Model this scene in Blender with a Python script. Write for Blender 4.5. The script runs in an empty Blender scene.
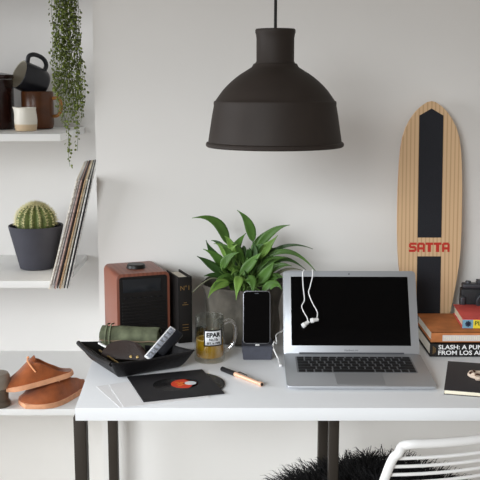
import bpy, bmesh, math, random
from mathutils import Vector, Matrix, Quaternion, noise
R = math.radians
PI = math.pi
random.seed(7)
C = bpy.context.scene.collection
sc = bpy.context.scene
DT = 0.74                      # desk top height above the floor

# ------------------------------------------------------------------ camera, light, exposure
cam_d = bpy.data.cameras.new('camera')
cam_d.sensor_width = 36.0
cam_d.lens = 36.0 * 940 / 480
cam = bpy.data.objects.new('camera', cam_d); C.objects.link(cam)
cam.location = (0, 0, DT + 0.659)
cam.rotation_euler = (PI / 2 - 0.1668, 0, 0)
sc.camera = cam

w = bpy.data.worlds.new('room_light'); sc.world = w
w.use_nodes = True
w.node_tree.nodes['Background'].inputs[0].default_value = (1.0, 0.90, 0.80, 1)
w.node_tree.nodes['Background'].inputs[1].default_value = 0.31

def area(name, loc, target, sx, sy, power, col):
    d = bpy.data.lights.new(name, 'AREA'); d.shape = 'RECTANGLE'
    d.size, d.size_y, d.energy, d.color = sx, sy, power, col
    o = bpy.data.objects.new(name, d); C.objects.link(o)
    o.location = loc
    o.rotation_euler = (Vector(target) - Vector(loc)).to_track_quat('-Z', 'Y').to_euler()
    return o
wd = area('window_daylight', (-2.72, 1.70, 1.15), (-0.1, 2.42, 0.35), 1.3, 1.2, 19.5, (0.93, 0.96, 1.0))
wd.data.spread = R(95)
fill = area('added_room_fill', (-1.45, -1.05, 1.74), (0.30, 2.4, 0.36), 1.9, 1.2, 10.2, (0.92, 0.97, 1.0))  # added cool fill from the front left, no window stands there
fill.data.spread = R(45)
sc.cycles.transparent_max_bounces = 32

sc.view_settings.view_transform = 'Standard'
sc.view_settings.look = 'None'
sc.view_settings.gamma = 1
sc.view_settings.exposure = 0.0
sc.view_settings.use_curve_mapping = False

# ------------------------------------------------------------------ materials
def s2l(c):
    c /= 255.0
    return c / 12.92 if c <= 0.04045 else ((c + 0.055) / 1.055) ** 2.4
def rgb(r, g, b): return (s2l(r), s2l(g), s2l(b), 1)

def mat(name, col, rough=0.5, metal=0.0, var=0.0, vscale=8.0, bump=0.0, bscale=60.0, spec=0.3, sheen=0.0, coat=0.0):
    m = bpy.data.materials.new(name); m.use_nodes = True
    nt = m.node_tree; b = nt.nodes['Principled BSDF']
    b.inputs['Base Color'].default_value = rgb(*col)
    b.inputs['Roughness'].default_value = rough
    b.inputs['Metallic'].default_value = metal
    b.inputs['Specular IOR Level'].default_value = spec
    b.inputs['Sheen Weight'].default_value = sheen
    b.inputs['Coat Weight'].default_value = coat
    tc = nt.nodes.new('ShaderNodeTexCoord')
    if var > 0:
        n = nt.nodes.new('ShaderNodeTexNoise'); n.inputs['Scale'].default_value = vscale; n.inputs['Detail'].default_value = 5
        nt.links.new(tc.outputs['Object'], n.inputs['Vector'])
        r = nt.nodes.new('ShaderNodeValToRGB')
        c0 = [max(0, v * (1 - var)) for v in col]; c1 = [min(255, v * (1 + var)) for v in col]
        r.color_ramp.elements[0].position = 0.3; r.color_ramp.elements[0].color = rgb(*c0)
        r.color_ramp.elements[1].position = 0.7; r.color_ramp.elements[1].color = rgb(*c1)
        nt.links.new(n.outputs['Fac'], r.inputs['Fac'])
        nt.links.new(r.outputs['Color'], b.inputs['Base Color'])
    if bump > 0:
        n2 = nt.nodes.new('ShaderNodeTexNoise'); n2.inputs['Scale'].default_value = bscale; n2.inputs['Detail'].default_value = 4
        nt.links.new(tc.outputs['Object'], n2.inputs['Vector'])
        bp = nt.nodes.new('ShaderNodeBump'); bp.inputs['Strength'].default_value = bump; bp.inputs['Distance'].default_value = 0.004
        nt.links.new(n2.outputs['Fac'], bp.inputs['Height'])
        nt.links.new(bp.outputs['Normal'], b.inputs['Normal'])
    return m

def wood(name, c0, c1, axis='X', scale=40, dist=3.0, rough=0.5, stretch=(1, 1, 0.06), lo=0.3, hi=0.7):
    m = bpy.data.materials.new(name); m.use_nodes = True
    nt = m.node_tree; b = nt.nodes['Principled BSDF']; b.inputs['Roughness'].default_value = rough
    tc = nt.nodes.new('ShaderNodeTexCoord'); mp = nt.nodes.new('ShaderNodeMapping')
    mp.inputs['Scale'].default_value = stretch
    wv = nt.nodes.new('ShaderNodeTexWave'); wv.bands_direction = axis
    wv.inputs['Scale'].default_value = scale; wv.inputs['Distortion'].default_value = dist
    wv.inputs['Detail'].default_value = 3; wv.inputs['Detail Scale'].default_value = 1.5
    r = nt.nodes.new('ShaderNodeValToRGB')
    r.color_ramp.elements[0].position = lo; r.color_ramp.elements[0].color = rgb(*c0)
    r.color_ramp.elements[1].position = hi; r.color_ramp.elements[1].color = rgb(*c1)
    nt.links.new(tc.outputs['Object'], mp.inputs['Vector']); nt.links.new(mp.outputs[0], wv.inputs['Vector'])
    nt.links.new(wv.outputs['Fac'], r.inputs['Fac']); nt.links.new(r.outputs['Color'], b.inputs['Base Color'])
    return m

def clear(name, tint, gloss=0.12, ior=1.45):
    """clear or tinted glass: transparent body with a fresnel reflection"""
    m = bpy.data.materials.new(name); m.use_nodes = True
    nt = m.node_tree
    for n in list(nt.nodes):
        if n.type != 'OUTPUT_MATERIAL': nt.nodes.remove(n)
    out = nt.nodes['Material Output']
    t = nt.nodes.new('ShaderNodeBsdfTransparent'); t.inputs[0].default_value = rgb(*tint)
    g = nt.nodes.new('ShaderNodeBsdfGlossy'); g.inputs['Roughness'].default_value = 0.06
    lw = nt.nodes.new('ShaderNodeLayerWeight'); lw.inputs['Blend'].default_value = 0.35
    ml = nt.nodes.new('ShaderNodeMath'); ml.operation = 'MULTIPLY_ADD'; ml.inputs[1].default_value = 0.5; ml.inputs[2].default_value = gloss * 0.3
    mx = nt.nodes.new('ShaderNodeMixShader')
    nt.links.new(lw.outputs['Facing'], ml.inputs[0]); nt.links.new(ml.outputs[0], mx.inputs['Fac'])
    nt.links.new(t.outputs[0], mx.inputs[1]); nt.links.new(g.outputs[0], mx.inputs[2])
    nt.links.new(mx.outputs[0], out.inputs['Surface'])
    return m

M = {}
M['wall'] = mat('painted_wall', (226, 224, 221), 0.9, var=0.012, vscale=2, bump=0.05, bscale=90)
M['shelf'] = mat('white_shelf_paint', (232, 232, 231), 0.45)
M['desk'] = mat('white_laminate', (235, 237, 240), 0.38)
M['floor'] = wood('pale_floorboards', (214, 208, 198), (226, 221, 212), 'Y', 8, 4, 0.5, (0.2, 1, 1))
M['ceiling'] = mat('ceiling_paint', (214, 210, 204), 0.9)
M['leg'] = mat('dark_bronze_steel', (52, 46, 40), 0.5, 0.3)
M['lamp'] = mat('charcoal_rubber', (48, 41, 37), 0.62, var=0.03, vscale=30)
M['cord'] = mat('black_cord', (22, 22, 22), 0.6)
M['alu'] = mat('brushed_aluminium', (182, 185, 190), 0.45, 0.6)
M['alu_dark'] = mat('dark_aluminium', (95, 98, 104), 0.4, 0.6)
M['screen'] = mat('black_screen_glass', (4, 4, 5), 0.08, spec=0.12)
M['key'] = mat('black_key_plastic', (22, 22, 24), 0.5)
M['keywell'] = mat('key_well', (140, 142, 147), 0.45, 0.4)
M['keytext'] = mat('grey_print', (110, 112, 116), 0.5)
M['white_rubber'] = mat('white_rubber', (242, 242, 242), 0.35)
M['dock'] = mat('slate_dock', (74, 76, 86), 0.75, var=0.05, vscale=60)
M['phone_rim'] = mat('silver_phone_rim', (120, 121, 126), 0.35, 0.7)
M['walnut'] = wood('walnut_veneer', (120, 68, 52), (134, 79, 61), 'X', 26, 5, 0.42, (1, 0.1, 0.1))
M['radio_black'] = mat('radio_black', (26, 24, 24), 0.4)
M['radio_disp'] = mat('radio_display', (36, 38, 42), 0.15)
M['book_black'] = mat('black_book_cloth', (27, 24, 23), 0.6, bump=0.1, bscale=300)
M['gold'] = mat('dull_gold_print', (150, 118, 70), 0.45, 0.4)
M['paper'] = mat('paper', (250, 250, 252), 0.8)
M['pages'] = mat('page_block', (226, 219, 205), 0.85, var=0.04, vscale=200)
M['leather_black'] = mat('black_leather', (22, 21, 23), 0.5, bump=0.25, bscale=220)
M['leather_inside'] = mat('black_suede_lining', (14, 13, 13), 0.8)
M['canvas'] = mat('olive_canvas', (92, 97, 76), 0.85, var=0.18, vscale=40, bump=0.3, bscale=90)
M['canvas_trim'] = mat('tan_canvas_trim', (128, 112, 92), 0.8)
M['brown_leather'] = mat('dark_brown_leather', (40, 27, 22), 0.5, bump=0.2, bscale=200)
M['steel'] = mat('polished_steel', (205, 205, 205), 0.22, 0.9)
M['brass'] = mat('brass', (176, 150, 100), 0.35, 0.8)
M['grey_plastic'] = mat('grey_perforated_plastic', (138, 142, 152), 0.5, var=0.3, vscale=240)
M['white_plastic'] = mat('white_plastic', (236, 236, 236), 0.35)
M['navy'] = mat('navy_black_case', (34, 36, 44), 0.55)
M['glass'] = clear('clear_mug_glass', (246, 248, 246), 0.12)
M['handle_glass'] = clear('bright_handle_glass', (250, 250, 250), 0.6)
M['beer'] = clear('amber_beer', (250, 228, 120), 0.04)
def murky(m, col, f):
    nt = m.node_tree; out = nt.nodes['Material Output']; src = out.inputs['Surface'].links[0].from_socket
    tr = nt.nodes.new('ShaderNodeBsdfTranslucent'); tr.inputs[0].default_value = rgb(*col)
    df = nt.nodes.new('ShaderNodeBsdfDiffuse'); df.inputs[0].default_value = rgb(*col)
    a = nt.nodes.new('ShaderNodeMixShader'); b = nt.nodes.new('ShaderNodeMixShader'); a.inputs[0].default_value = .5; b.inputs[0].default_value = f
    nt.links.new(tr.outputs[0], a.inputs[1]); nt.links.new(df.outputs[0], a.inputs[2])
    nt.links.new(src, b.inputs[1]); nt.links.new(a.outputs[0], b.inputs[2]); nt.links.new(b.outputs[0], out.inputs['Surface'])
murky(M['beer'], (244, 198, 58), .5)
M['foam'] = mat('pale_beer_top', (215, 178, 92), 0.5)
M['label_white'] = mat('white_label', (232, 234, 238), 0.5)
M['label_black'] = mat('black_label_print', (22, 22, 26), 0.5)
M['sleeve_black'] = mat('black_card_sleeve', (36, 35, 39), 0.6, var=0.04, vscale=20)
M['vinyl'] = mat('black_vinyl', (20, 20, 22), 0.25)
M['label_red'] = mat('red_record_label', (226, 66, 36), 0.5)
M['label_orange'] = mat('orange_label_print', (240, 150, 50), 0.5)
M['rose_gold'] = mat('rose_gold', (236, 190, 160), 0.4, 0.25)
M['pen_black'] = mat('black_pen_cap', (24, 24, 26), 0.4)
M['pot_grey'] = mat('grey_felt_planter', (80, 76, 69), 0.9, var=0.16, vscale=22, bump=0.5, bscale=45)
M['soil'] = mat('dark_soil', (42, 34, 28), 0.95, var=0.3, vscale=80, bump=0.8, bscale=120)
def leafmat(name, col, var=0.18, vs=14):
    m = mat(name, col, 0.42, var=var, vscale=vs); return m
M['leaf'] = leafmat('peace_lily_leaf', (76, 110, 48))
M['leaf_light'] = leafmat('young_lily_leaf', (102, 134, 60))
M['leaf_dark'] = leafmat('old_lily_leaf', (54, 82, 40))
M['stalk'] = mat('leaf_stalk', (98, 128, 62), 0.5)
M['stalk_dry'] = mat('dry_stalk', (96, 98, 76), 0.6)
M['bead_leaf'] = mat('bead_vine_leaf', (100, 112, 50), 0.45, var=0.3, vscale=60)
M['vine_stem'] = mat('vine_stem', (92, 104, 66), 0.6)
M['pot_slate'] = mat('slate_ceramic', (58, 58, 66), 0.6, var=0.05, vscale=20)
M['cactus'] = mat('cactus_skin', (92, 104, 56), 0.6, var=0.15, vscale=40)
M['spine'] = mat('cactus_spine', (222, 214, 164), 0.5)
M['mug_black'] = mat('black_stoneware', (32, 32, 36), 0.33, var=0.1, vscale=30)
M['mug_inner'] = mat('pale_glaze', (176, 170, 156), 0.35)
M['mug_brown'] = mat('brown_stoneware', (80, 46, 24), 0.3, var=0.2, vscale=14)
M['mug_amber'] = mat('amber_glaze', (150, 98, 44), 0.3, var=0.2, vscale=30)
M['jar_dark'] = mat('dark_umber_glaze', (44, 24, 20), 0.22, var=0.2, vscale=20)
M['pewter'] = mat('pewter', (150, 141, 130), 0.42, 0.35, var=0.08, vscale=20)
M['pewter_dark'] = mat('dark_pewter', (104, 95, 85), 0.45, 0.4)
M['suede'] = mat('tan_suede', (144, 78, 40), 0.92, var=0.14, vscale=26, bump=0.2, bscale=180, sheen=0.3)
M['suede_in'] = mat('suede_lining', (92, 50, 28), 0.95)
M['sole'] = mat('crepe_sole', (216, 158, 122), 0.8, var=0.06, vscale=60)
M['lace'] = mat('pale_leather_lace', (226, 158, 112), 0.7)
M['board_wood'] = wood('ash_laminate', (188, 150, 110), (214, 180, 140), 'X', 30, 1.6, 0.45, (1, 1, 0.05), 0.0, 0.35)
M['board_left'] = wood('pine_laminate', (188, 140, 94), (222, 184, 140), 'X', 12, 6, 0.45, (1, 1, 0.16), 0.1, 0.6)
M['grip'] = mat('black_grip_tape', (36, 37, 42), 0.85, bump=0.3, bscale=500)
M['red'] = mat('red_print', (190, 52, 40), 0.55)
M['kraft'] = mat('kraft_cloth', (184, 114, 66), 0.7, var=0.08, vscale=30)
M['white_print'] = mat('white_print', (240, 240, 240), 0.5)
M['grey_print'] = mat('pale_grey_print', (214, 208, 204), 0.6)
M['yellow'] = mat('yellow_spine', (232, 212, 58), 0.55)
M['blue'] = mat('blue_print', (120, 164, 188), 0.55)
M['navy_print'] = mat('navy_print', (38, 46, 70), 0.55)
M['green_print'] = mat('dark_green_print', (70, 92, 40), 0.55)
M['coral'] = mat('coral_cover', (214, 86, 80), 0.55, var=0.06, vscale=20)
M['cream_board'] = mat('cream_board', (240, 226, 200), 0.7)
M['cam_black'] = mat('black_camera_body', (34, 35, 38), 0.5, bump=0.2, bscale=200)
M['cam_grey'] = mat('dark_grey_camera_metal', (64, 65, 70), 0.4, 0.3)
M['lens_glass'] = mat('lens_glass', (12, 12, 18), 0.08)
M['note_black'] = mat('black_notebook_cover', (48, 46, 50), 0.6)
M['cream_ring'] = mat('cream_resin', (226, 206, 188), 0.4, var=0.08, vscale=60)
M['tortoise'] = mat('dark_tortoiseshell', (66, 40, 28), 0.3, var=0.5, vscale=120)
M['chair'] = mat('white_powder_coat', (238, 238, 238), 0.35)
M['fur'] = mat('black_wool', (13, 12, 13), 0.7, spec=0.25)
M['pelt'] = mat('black_pelt', (14, 13, 14), 0.9)

# ------------------------------------------------------------------ mesh helpers
class MB:
    def __init__(s): s.bm = bmesh.new(); s.idx = 0
    def mi(s, i): s.idx = i; return s
    def _mark(s, n0):
        s.bm.faces.ensure_lookup_table()
        for f in s.bm.faces[n0:]: f.material_index = s.idx
    def box(s, c, d, rz=0, bev=0.0, rot=None):
        n0 = len(s.bm.faces)
        Mx = Matrix.Translation(c) @ (rot.to_matrix().to_4x4() if rot else Matrix.Rotation(rz, 4, 'Z')) @ Matrix.Diagonal((d[0], d[1], d[2], 1))
        r = bmesh.ops.create_cube(s.bm, size=1, matrix=Mx)
        if bev > 0:
            es = list({e for v in r['verts'] for e in v.link_edges})
            bmesh.ops.bevel(s.bm, geom=es, offset=bev, segments=3, profile=0.5, affect='EDGES')
        s._mark(n0); return s
    def lathe(s, prof, seg=40, mtx=None, close=False):
        n0 = len(s.bm.faces); mtx = mtx or Matrix.Identity(4); rings = []
        for r, z in prof:
            if r < 1e-6: rings.append([s.bm.verts.new(mtx @ Vector((0, 0, z)))])
            else: rings.append([s.bm.verts.new(mtx @ Vector((r * math.cos(2 * PI * k / seg), r * math.sin(2 * PI * k / seg), z))) for k in range(seg)])
        prs = list(zip(rings, rings[1:])) + ([(rings[-1], rings[0])] if close else [])
        for a, b in prs:
            for k in range(seg):
                k2 = (k + 1) % seg
                if len(a) == 1 and len(b) == 1: continue
                if len(a) == 1: f = (a[0], b[k], b[k2])
                elif len(b) == 1: f = (a[k], a[k2], b[0])
                else: f = (a[k], a[k2], b[k2], b[k])
                s.bm.faces.new(f)
        s._mark(n0); return s
    def tube(s, pts, rad, seg=10, cap=True, flat=1.0):
        n0 = len(s.bm.faces); pts = [Vector(p) for p in pts]; n = len(pts)
        rads = rad if isinstance(rad, (list, tuple)) else [rad] * n
        T = []
        for i in range(n):
            a = pts[max(0, i - 1)]; b = pts[min(n - 1, i + 1)]
            T.append((b - a).normalized() if (b - a).length > 1e-9 else Vector((0, 0, 1)))
        N = T[0].orthogonal().normalized(); rings = []
        for i in range(n):
            if i: 
                q = T[i - 1].rotation_difference(T[i]); N = (q @ N).normalized()
            B = T[i].cross(N)
            rings.append([s.bm.verts.new(pts[i] + (N * math.cos(2 * PI * k / seg) + B * math.sin(2 * PI * k / seg) * flat) * rads[i]) for k in range(seg)])
        for a, b in zip(rings, rings[1:]):
            for k in range(seg): s.bm.faces.new((a[k], a[(k + 1) % seg], b[(k + 1) % seg], b[k]))
        if cap: s.bm.faces.new(list(reversed(rings[0]))); s.bm.faces.new(rings[-1])
        s._mark(n0); return s
    def prism(s, poly, h, mtx=None, bev=0.0):
        n0 = len(s.bm.faces); mtx = mtx or Matrix.Identity(4)
        lo = [s.bm.verts.new(mtx @ Vector((x, y, 0))) for x, y in poly]
        hi = [s.bm.verts.new(mtx @ Vector((x, y, h))) for x, y in poly]
        n = len(poly); fs = [s.bm.faces.new(list(reversed(lo))), s.bm.faces.new(hi)]
        for k in range(n): fs.append(s.bm.faces.new((lo[k], lo[(k + 1) % n], hi[(k + 1) % n], hi[k])))
        if bev > 0:
            es = list({e for f in fs[:2] for e in f.edges})
            bmesh.ops.bevel(s.bm, geom=es, offset=bev, segments=2, profile=0.5, affect='EDGES')
        s._mark(n0); return s
    def grid(s, P, closed_u=False):
        """P[i][j] vectors"""
        n0 = len(s.bm.faces)
        V = [[s.bm.verts.new(p) for p in row] for row in P]
        for a, b in zip(V, V[1:]):
            m = len(a)
            for j in range(m if closed_u else m - 1):
                s.bm.faces.new((a[j], a[(j + 1) % m], b[(j + 1) % m], b[j]))
        s._mark(n0); return V
    def build(s, name, m, parent=None, smooth=40, loc=None):
        bmesh.ops.recalc_face_normals(s.bm, faces=s.bm.faces[:])
        me = bpy.data.meshes.new(name); s.bm.to_mesh(me); s.bm.free()
        for q in (m if isinstance(m, (list, tuple)) else [m]): me.materials.append(q)
        if smooth:
            me.polygons.foreach_set('use_smooth', [True] * len(me.polygons))
            me.set_sharp_from_angle(angle=R(smooth))
        o = bpy.data.objects.new(name, me); C.objects.link(o)
        if parent: o.parent = parent
        if loc: o.location = loc
        return o

def raw_mesh(name, verts, faces, m, parent=None, mi=None, smooth=True):
    me = bpy.data.meshes.new(name); me.from_pydata(verts, [], faces)
    for q in (m if isinstance(m, (list, tuple)) else [m]): me.materials.append(q)
    if mi: me.polygons.foreach_set('material_index', mi)
    if smooth: me.polygons.foreach_set('use_smooth', [True] * len(me.polygons))
    o = bpy.data.objects.new(name, me); C.objects.link(o)
    if parent: o.parent = parent
    return o

def tag(o, label, cat, group=None):
    o['label'] = label; o['category'] = cat
    if group: o['group'] = group
    return o
def thing(name, label, cat, loc=(0, 0, 0), rz=0, group=None, rot=None):
    o = bpy.data.objects.new(name, None); C.objects.link(o)
    o.empty_display_size = 0.05
    o.location = loc; o.rotation_euler = rot if rot else (0, 0, rz)
    return tag(o, label, cat, group)
def struct(o): o['kind'] = 'structure'; return o
def solid(o, t, off=-1):
    md = o.modifiers.new('thickness', 'SOLIDIFY'); md.thickness = t; md.offset = off; return o
def subsurf(o, n=1):
    md = o.modifiers.new('smooth', 'SUBSURF'); md.levels = n; md.render_levels = n; return o

def spline(pts, n=8):
    """Catmull-Rom through the points"""
    P = [Vector(p) for p in pts]; P = [P[0] * 2 - P[1]] + P + [P[-1] * 2 - P[-2]]; out = []
    for i in range(1, len(P) - 2):
        for k in range(n):
            t = k / n; a, b, c, d = P[i - 1], P[i], P[i + 1], P[i + 2]
            out.append(0.5 * ((2 * b) + (c - a) * t + (2 * a - 5 * b + 4 * c - d) * t * t + (3 * b - a - 3 * c + d) * t ** 3))
    out.append(P[-2]); return out

def text(name, body, size, m, mtx, parent=None, bold=0.0, ext=0.0004, align='LEFT', width=None, space=1.0, curve_r=None):
    cu = bpy.data.curves.new('lettering_curve', 'FONT'); cu.body = body; cu.size = size; cu.extrude = ext; cu.offset = bold
    cu.align_x = align; cu.space_character = space; cu.resolution_u = 3
    t = bpy.data.objects.new('lettering_curve', cu); C.objects.link(t)
    bpy.context.view_layer.update()
    me = bpy.data.meshes.new_from_object(t.evaluated_get(bpy.context.evaluated_depsgraph_get()))
    bpy.data.objects.remove(t); bpy.data.curves.remove(cu)
    if width:
        xs = [v.co.x for v in me.vertices]; k = width / (max(xs) - min(xs)); x0 = min(xs)
        for v in me.vertices: v.co.x = (v.co.x - x0) * k
    if curve_r:
        for v in me.vertices:
            a = v.co.x / curve_r; rr = curve_r + v.co.z
            v.co = Vector((rr * math.sin(a), -rr * math.cos(a), v.co.y))
    me.transform(mtx)
    me.materials.clear(); me.materials.append(m)
    o = bpy.data.objects.new(name, me); C.objects.link(o)
    if parent: o.parent = parent
    return o
FACE = Matrix.Rotation(PI / 2, 4, 'X')          # lays XY lettering on a plane facing -Y
def T(x, y, z): return Matrix.Translation((x, y, z))

# ------------------------------------------------------------------ the setting
CX, WY, AY = -0.383, 2.5, 2.935               # chimney corner, chimney face, alcove back
m = MB(); m.box((-.2, 1.1, -0.01), (5.6, 3.8, 0.02)); struct(m.build('floor', M['floor']))
m = MB(); m.box((1.1085, WY + 0.25, 1.25), (2.983, 0.5, 2.5)); struct(m.build('wall_back', M['wall']))
m = MB(); m.box((-1.69, AY + 0.05, 1.25), (2.62, 0.1, 2.5)); struct(m.build('wall_alcove', M['wall']))
m = MB(); m.box((-.2, 1.6, 2.53), (5.6, 2.8, 0.06)); struct(m.build('ceiling', M['ceiling']))

# the left wall with its window, which lets the daylight in
WX, WA, WB, WC, WD_ = -2.6, 1.05, 2.40, 0.30, 1.75
m = MB()
for y0, y1, z0, z1 in ((-0.8, WA, 0, 2.5), (WB, AY, 0, 2.5), (WA, WB, 0, WC), (WA, WB, WD_, 2.5)):
    m.box((WX - .04, (y0 + y1) / 2, (z0 + z1) / 2), (0.08, y1 - y0, z1 - z0))
struct(m.build('wall_left', M['wall']))
m = MB()
for y0, y1, z0, z1 in ((WA, WA + .04, WC, WD_), (WB - .04, WB, WC, WD_), (WA, WB, WC, WC + .04), (WA, WB, WD_ - .04, WD_)):
    m.box((WX - .02, (y0 + y1) / 2, (z0 + z1) / 2), (0.05, y1 - y0, z1 - z0))
struct(m.build('window_1', M['shelf']))

# shelves in the alcove
def shelf(label, x0, x1, y0, z, t):
    m = MB(); m.box(((x0 + x1) / 2, (y0 + AY) / 2, z - t / 2), (x1 - x0, AY - y0, t), bev=0.0015)
    return tag(m.build('wall_shelf', M['shelf']), label, 'shelf')
ZT, ZM, ZL, ZU = DT + 0.521, DT + 0.117, DT - 0.198, DT + 0.925
shelf('white alcove shelf at the top carrying the stacked mugs', -1.5, -0.482, 2.537, ZT, 0.02)
shelf('white alcove shelf carrying the cactus pot and leaning record sleeves', -1.5, -0.486, 2.537, ZM, 0.02)
shelf('white alcove shelf at the bottom carrying the tan suede shoes', -1.5, -0.40, 2.386, ZL, 0.018)
shelf('white alcove shelf above the mugs holding the trailing plant', -1.5, -0.40, 2.537, ZU, 0.02)

# ------------------------------------------------------------------ desk
desk = thing('desk', 'white topped desk on dark steel legs standing against the wall', 'desk', (0, 0, 0))
m = MB(); m.prism([(-0.338, 1.842), (1.30, 1.842), (1.30, 2.485), (-0.37, 2.485)], 0.028, T(0, 0, DT - 0.028), bev=0.0015)
m.build('tabletop', M['desk'], desk)
ZB = DT - 0.028
def leg(x, y, wx, wy=0.03):
    m = MB(); m.box((x, y, ZB / 2), (wx, wy, ZB), bev=0.002); m.build('leg', M['leg'], desk)
leg(-0.334, 1.88, 0.026); leg(-0.343, 2.42, 0.025)
leg(0.205, 1.96, 0.0215); leg(0.2035, 2.2, 0.0235)
for (xa, ya, xb, yb) in ((-0.334, 1.88, -0.343, 2.42), (0.205, 1.96, 0.2035, 2.2)):
    a, b = Vector((xa, ya, 0.02)), Vector((xb, yb, 0.02)); d = b - a
    m = MB(); m.box((a + b) / 2, (0.02, d.length - 0.03, 0.025), rz=math.atan2(-d.x, d.y)); m.build('floor_rail', M['leg'], desk)
for x in (1.1, 1.25):
    leg(x, 2.3, 0.025)

# ------------------------------------------------------------------ pendant lamp
lx, ly = 0.0755, 2.05
lamp = thing('pendant_lamp', 'large charcoal dome pendant lamp hanging above the desk', 'lamp', (lx, ly, DT + 0.519))
zz = lambda z: z - 0.519
out = [(0.010, .770), (.0415, .770), (.0430, .767), (.0430, .762), (.0415, .758), (.0405, .75), (.0405, .702), (.0425, .699)]
m = MB(); m.lathe([(0, zz(.771))] + [(r, zz(z)) for r, z in out] + [(0.0425, zz(.697)), (0, zz(.697))], 48)
m.build('socket_cap', M['lamp'], lamp)
pr = [(.040, .699), (.0465, .697), (.0505, .690), (.060, .684), (.0715, .677), (.083, .669), (.0945, .6595), (.1045, .650), (.1135, .640), (.1215, .629), (.1285, .619),
      (.1315, .6175), (.1325, .614), (.1322, .608), (.1365, .585), (.1400, .562), (.1430, .543), (.1447, .531), (.1485, .529), (.1500, .526), (.1494, .522), (.1470, .520), (.1435, .520)]
inner = [(r - .004, z - .003) for r, z in pr[1:-4]][::-1]
prof = [(r, zz(z)) for r, z in pr + [(.1415, .526)] + inner + [(.036, .694)]]
m = MB(); m.lathe(prof, 72, close=True); m.build('shade', M['lamp'], lamp, smooth=30)
m = MB(); m.tube([(0, 0, zz(.769)), (0.0005, 0, zz(1.2)), (0, 0, 2.5 - DT - .519)], 0.0033, 10); m.build('cord', M['cord'], lamp)
m = MB(); m.lathe([(0, zz(.697)), (.018, zz(.696)), (.018, zz(.66)), (.014, zz(.655)), (0, zz(.655))], 24)
m.lathe([(0, zz(.655)), (.014, zz(.652)), (.03, zz(.61)), (.028, zz(.59)), (.016, zz(.577)), (0, zz(.574))], 24)
m.build('bulb', M['white_plastic'], lamp)

# ------------------------------------------------------------------ longboard
bx = 0.498
outline = [(101.6, 0), (102.5, 4), (104.5, 7), (107, 10.5), (111.7, 15.3), (116, 18.5), (120, 21.2), (128, 25.3), (138, 28.4), (150, 30.2), (165, 31.3), (190, 32.2), (215, 32.4),
           (235, 32.2), (250, 31.6), (265, 30.4), (280, 28.4), (300, 25), (320, 21.5), (325, 19), (330, 16), (333, 11), (335, 5), (335.3, 0)]
KS = 0.00261
def bz(py): return (335.3 - py) * KS
L = [(hw * KS, bz(py)) for py, hw in outline]
poly = [(x, z) for x, z in L] + [(-x, z) for x, z in L[1:-1][::-1]]
board = thing('longboard', 'pale wooden longboard with black grip stripe leaning on the wall', 'skateboard', (bx, 2.427, DT + 0.001), rot=(-R(5.0), 0, 0))
BM = FACE
m = MB(); m.prism(poly, 0.011, BM, bev=0.0015)
deck = m.build('deck', [M['board_wood'], M['board_left']], board)
for p in deck.data.polygons:
    if p.center.x < -0.03: p.material_index = 1
gw = 12 * KS
m = MB(); m.prism([(-gw, bz(238)), (-gw, bz(116)), (0, bz(109)), (gw, bz(116)), (gw, bz(238))][::-1], 0.0007, T(0, -0.011, 0) @ BM); m.build('grip_tape', M['grip'], board)
m = MB(); m.prism([(-gw, bz(328)), (-gw, bz(257)), (gw, bz(257)), (gw, bz(328))][::-1], 0.0007, T(0, -0.011, 0) @ BM); m.build('grip_tape', M['grip'], board)
# squared stencil lettering
def blocks(word, x0, z0, h, wch, gap):
    G = {'S': ["0111111", "1111111", "1100000", "1111110", "0111111", "0000011", "1111111", "1111110"],
         'A': ["0111110", "1111111", "1100011", "1100011", "1111111", "1111111", "1100011", "1100011"],
         'T': ["1111111", "1111111", "0011100", "0011100", "0011100", "0011100", "0011100", "0011100"]}
    m = MB()
    for i, ch in enumerate(word):
        g = G[ch]; nc = len(g[0]); cw = wch / nc; chh = h / len(g)
        for r, row in enumerate(g):
            k = 0
            while k < nc:
                if row[k] == '1':
                    e = k
                    while e < nc and row[e] == '1': e += 1
                    xa = x0 + i * (wch + gap) + k * cw; xb = x0 + i * (wch + gap) + e * cw
                    m.box(((xa + xb) / 2, -0.0113, z0 + h - (r + .5) * chh), (xb - xa, 0.0006, chh)); k = e
                else: k += 1
    return m
tw = 41 * KS; wch = tw / 5.35; gp = (tw - 5 * wch) / 4
blocks('SATTA', -20.5 * KS, bz(252.5), 9.5 * KS, wch, gp).build('lettering', M['red'], board, smooth=0)['label'] = 'red SATTA lettering'
for zt in (bz(165), bz(300)):
    m = MB(); m.box((0, 0.009, zt), (0.06, 0.017, 0.04), bev=0.003); m.build('truck', M['steel'], board)

# ------------------------------------------------------------------ laptop
lap = thing('laptop', 'open silver laptop with black screen in the middle of the desk', 'laptop', (0.264, 1.950, DT), -0.012)
LW, LD = 0.325, 0.222
def rrect(w, d, r, n=5, cx=0, cy=0):
    P = []
    for (sx, sy, a0) in ((1, -1, -PI / 2), (1, 1, 0), (-1, 1, PI / 2), (-1, -1, PI)):
        for k in range(n + 1):
            a = a0 + PI / 2 * k / n
            P.append((cx + sx * (w / 2 - r) + r * math.cos(a), cy + sy * (d / 2 - r) + r * math.sin(a)))
    return P
tilt_base = Matrix.Rotation(R(2.1), 4, 'X')          # wedge: front edge thinner
m = MB(); m.prism(rrect(LW, LD, 0.01, 5, 0, LD / 2), 0.0055, T(0, 0, 0.0045) @ tilt_base, bev=0.0012)
m.box((0, LD - 0.05, 0.005), (LW - 0.02, 0.08, 0.009), bev=0.003)
m.box((0, 0.03, 0.0025), (LW - 0.06, 0.02, 0.005), bev=0.001)
m.build('base', M['alu'], lap)
BT = T(0, 0, 0.0101) @ tilt_base
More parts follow.
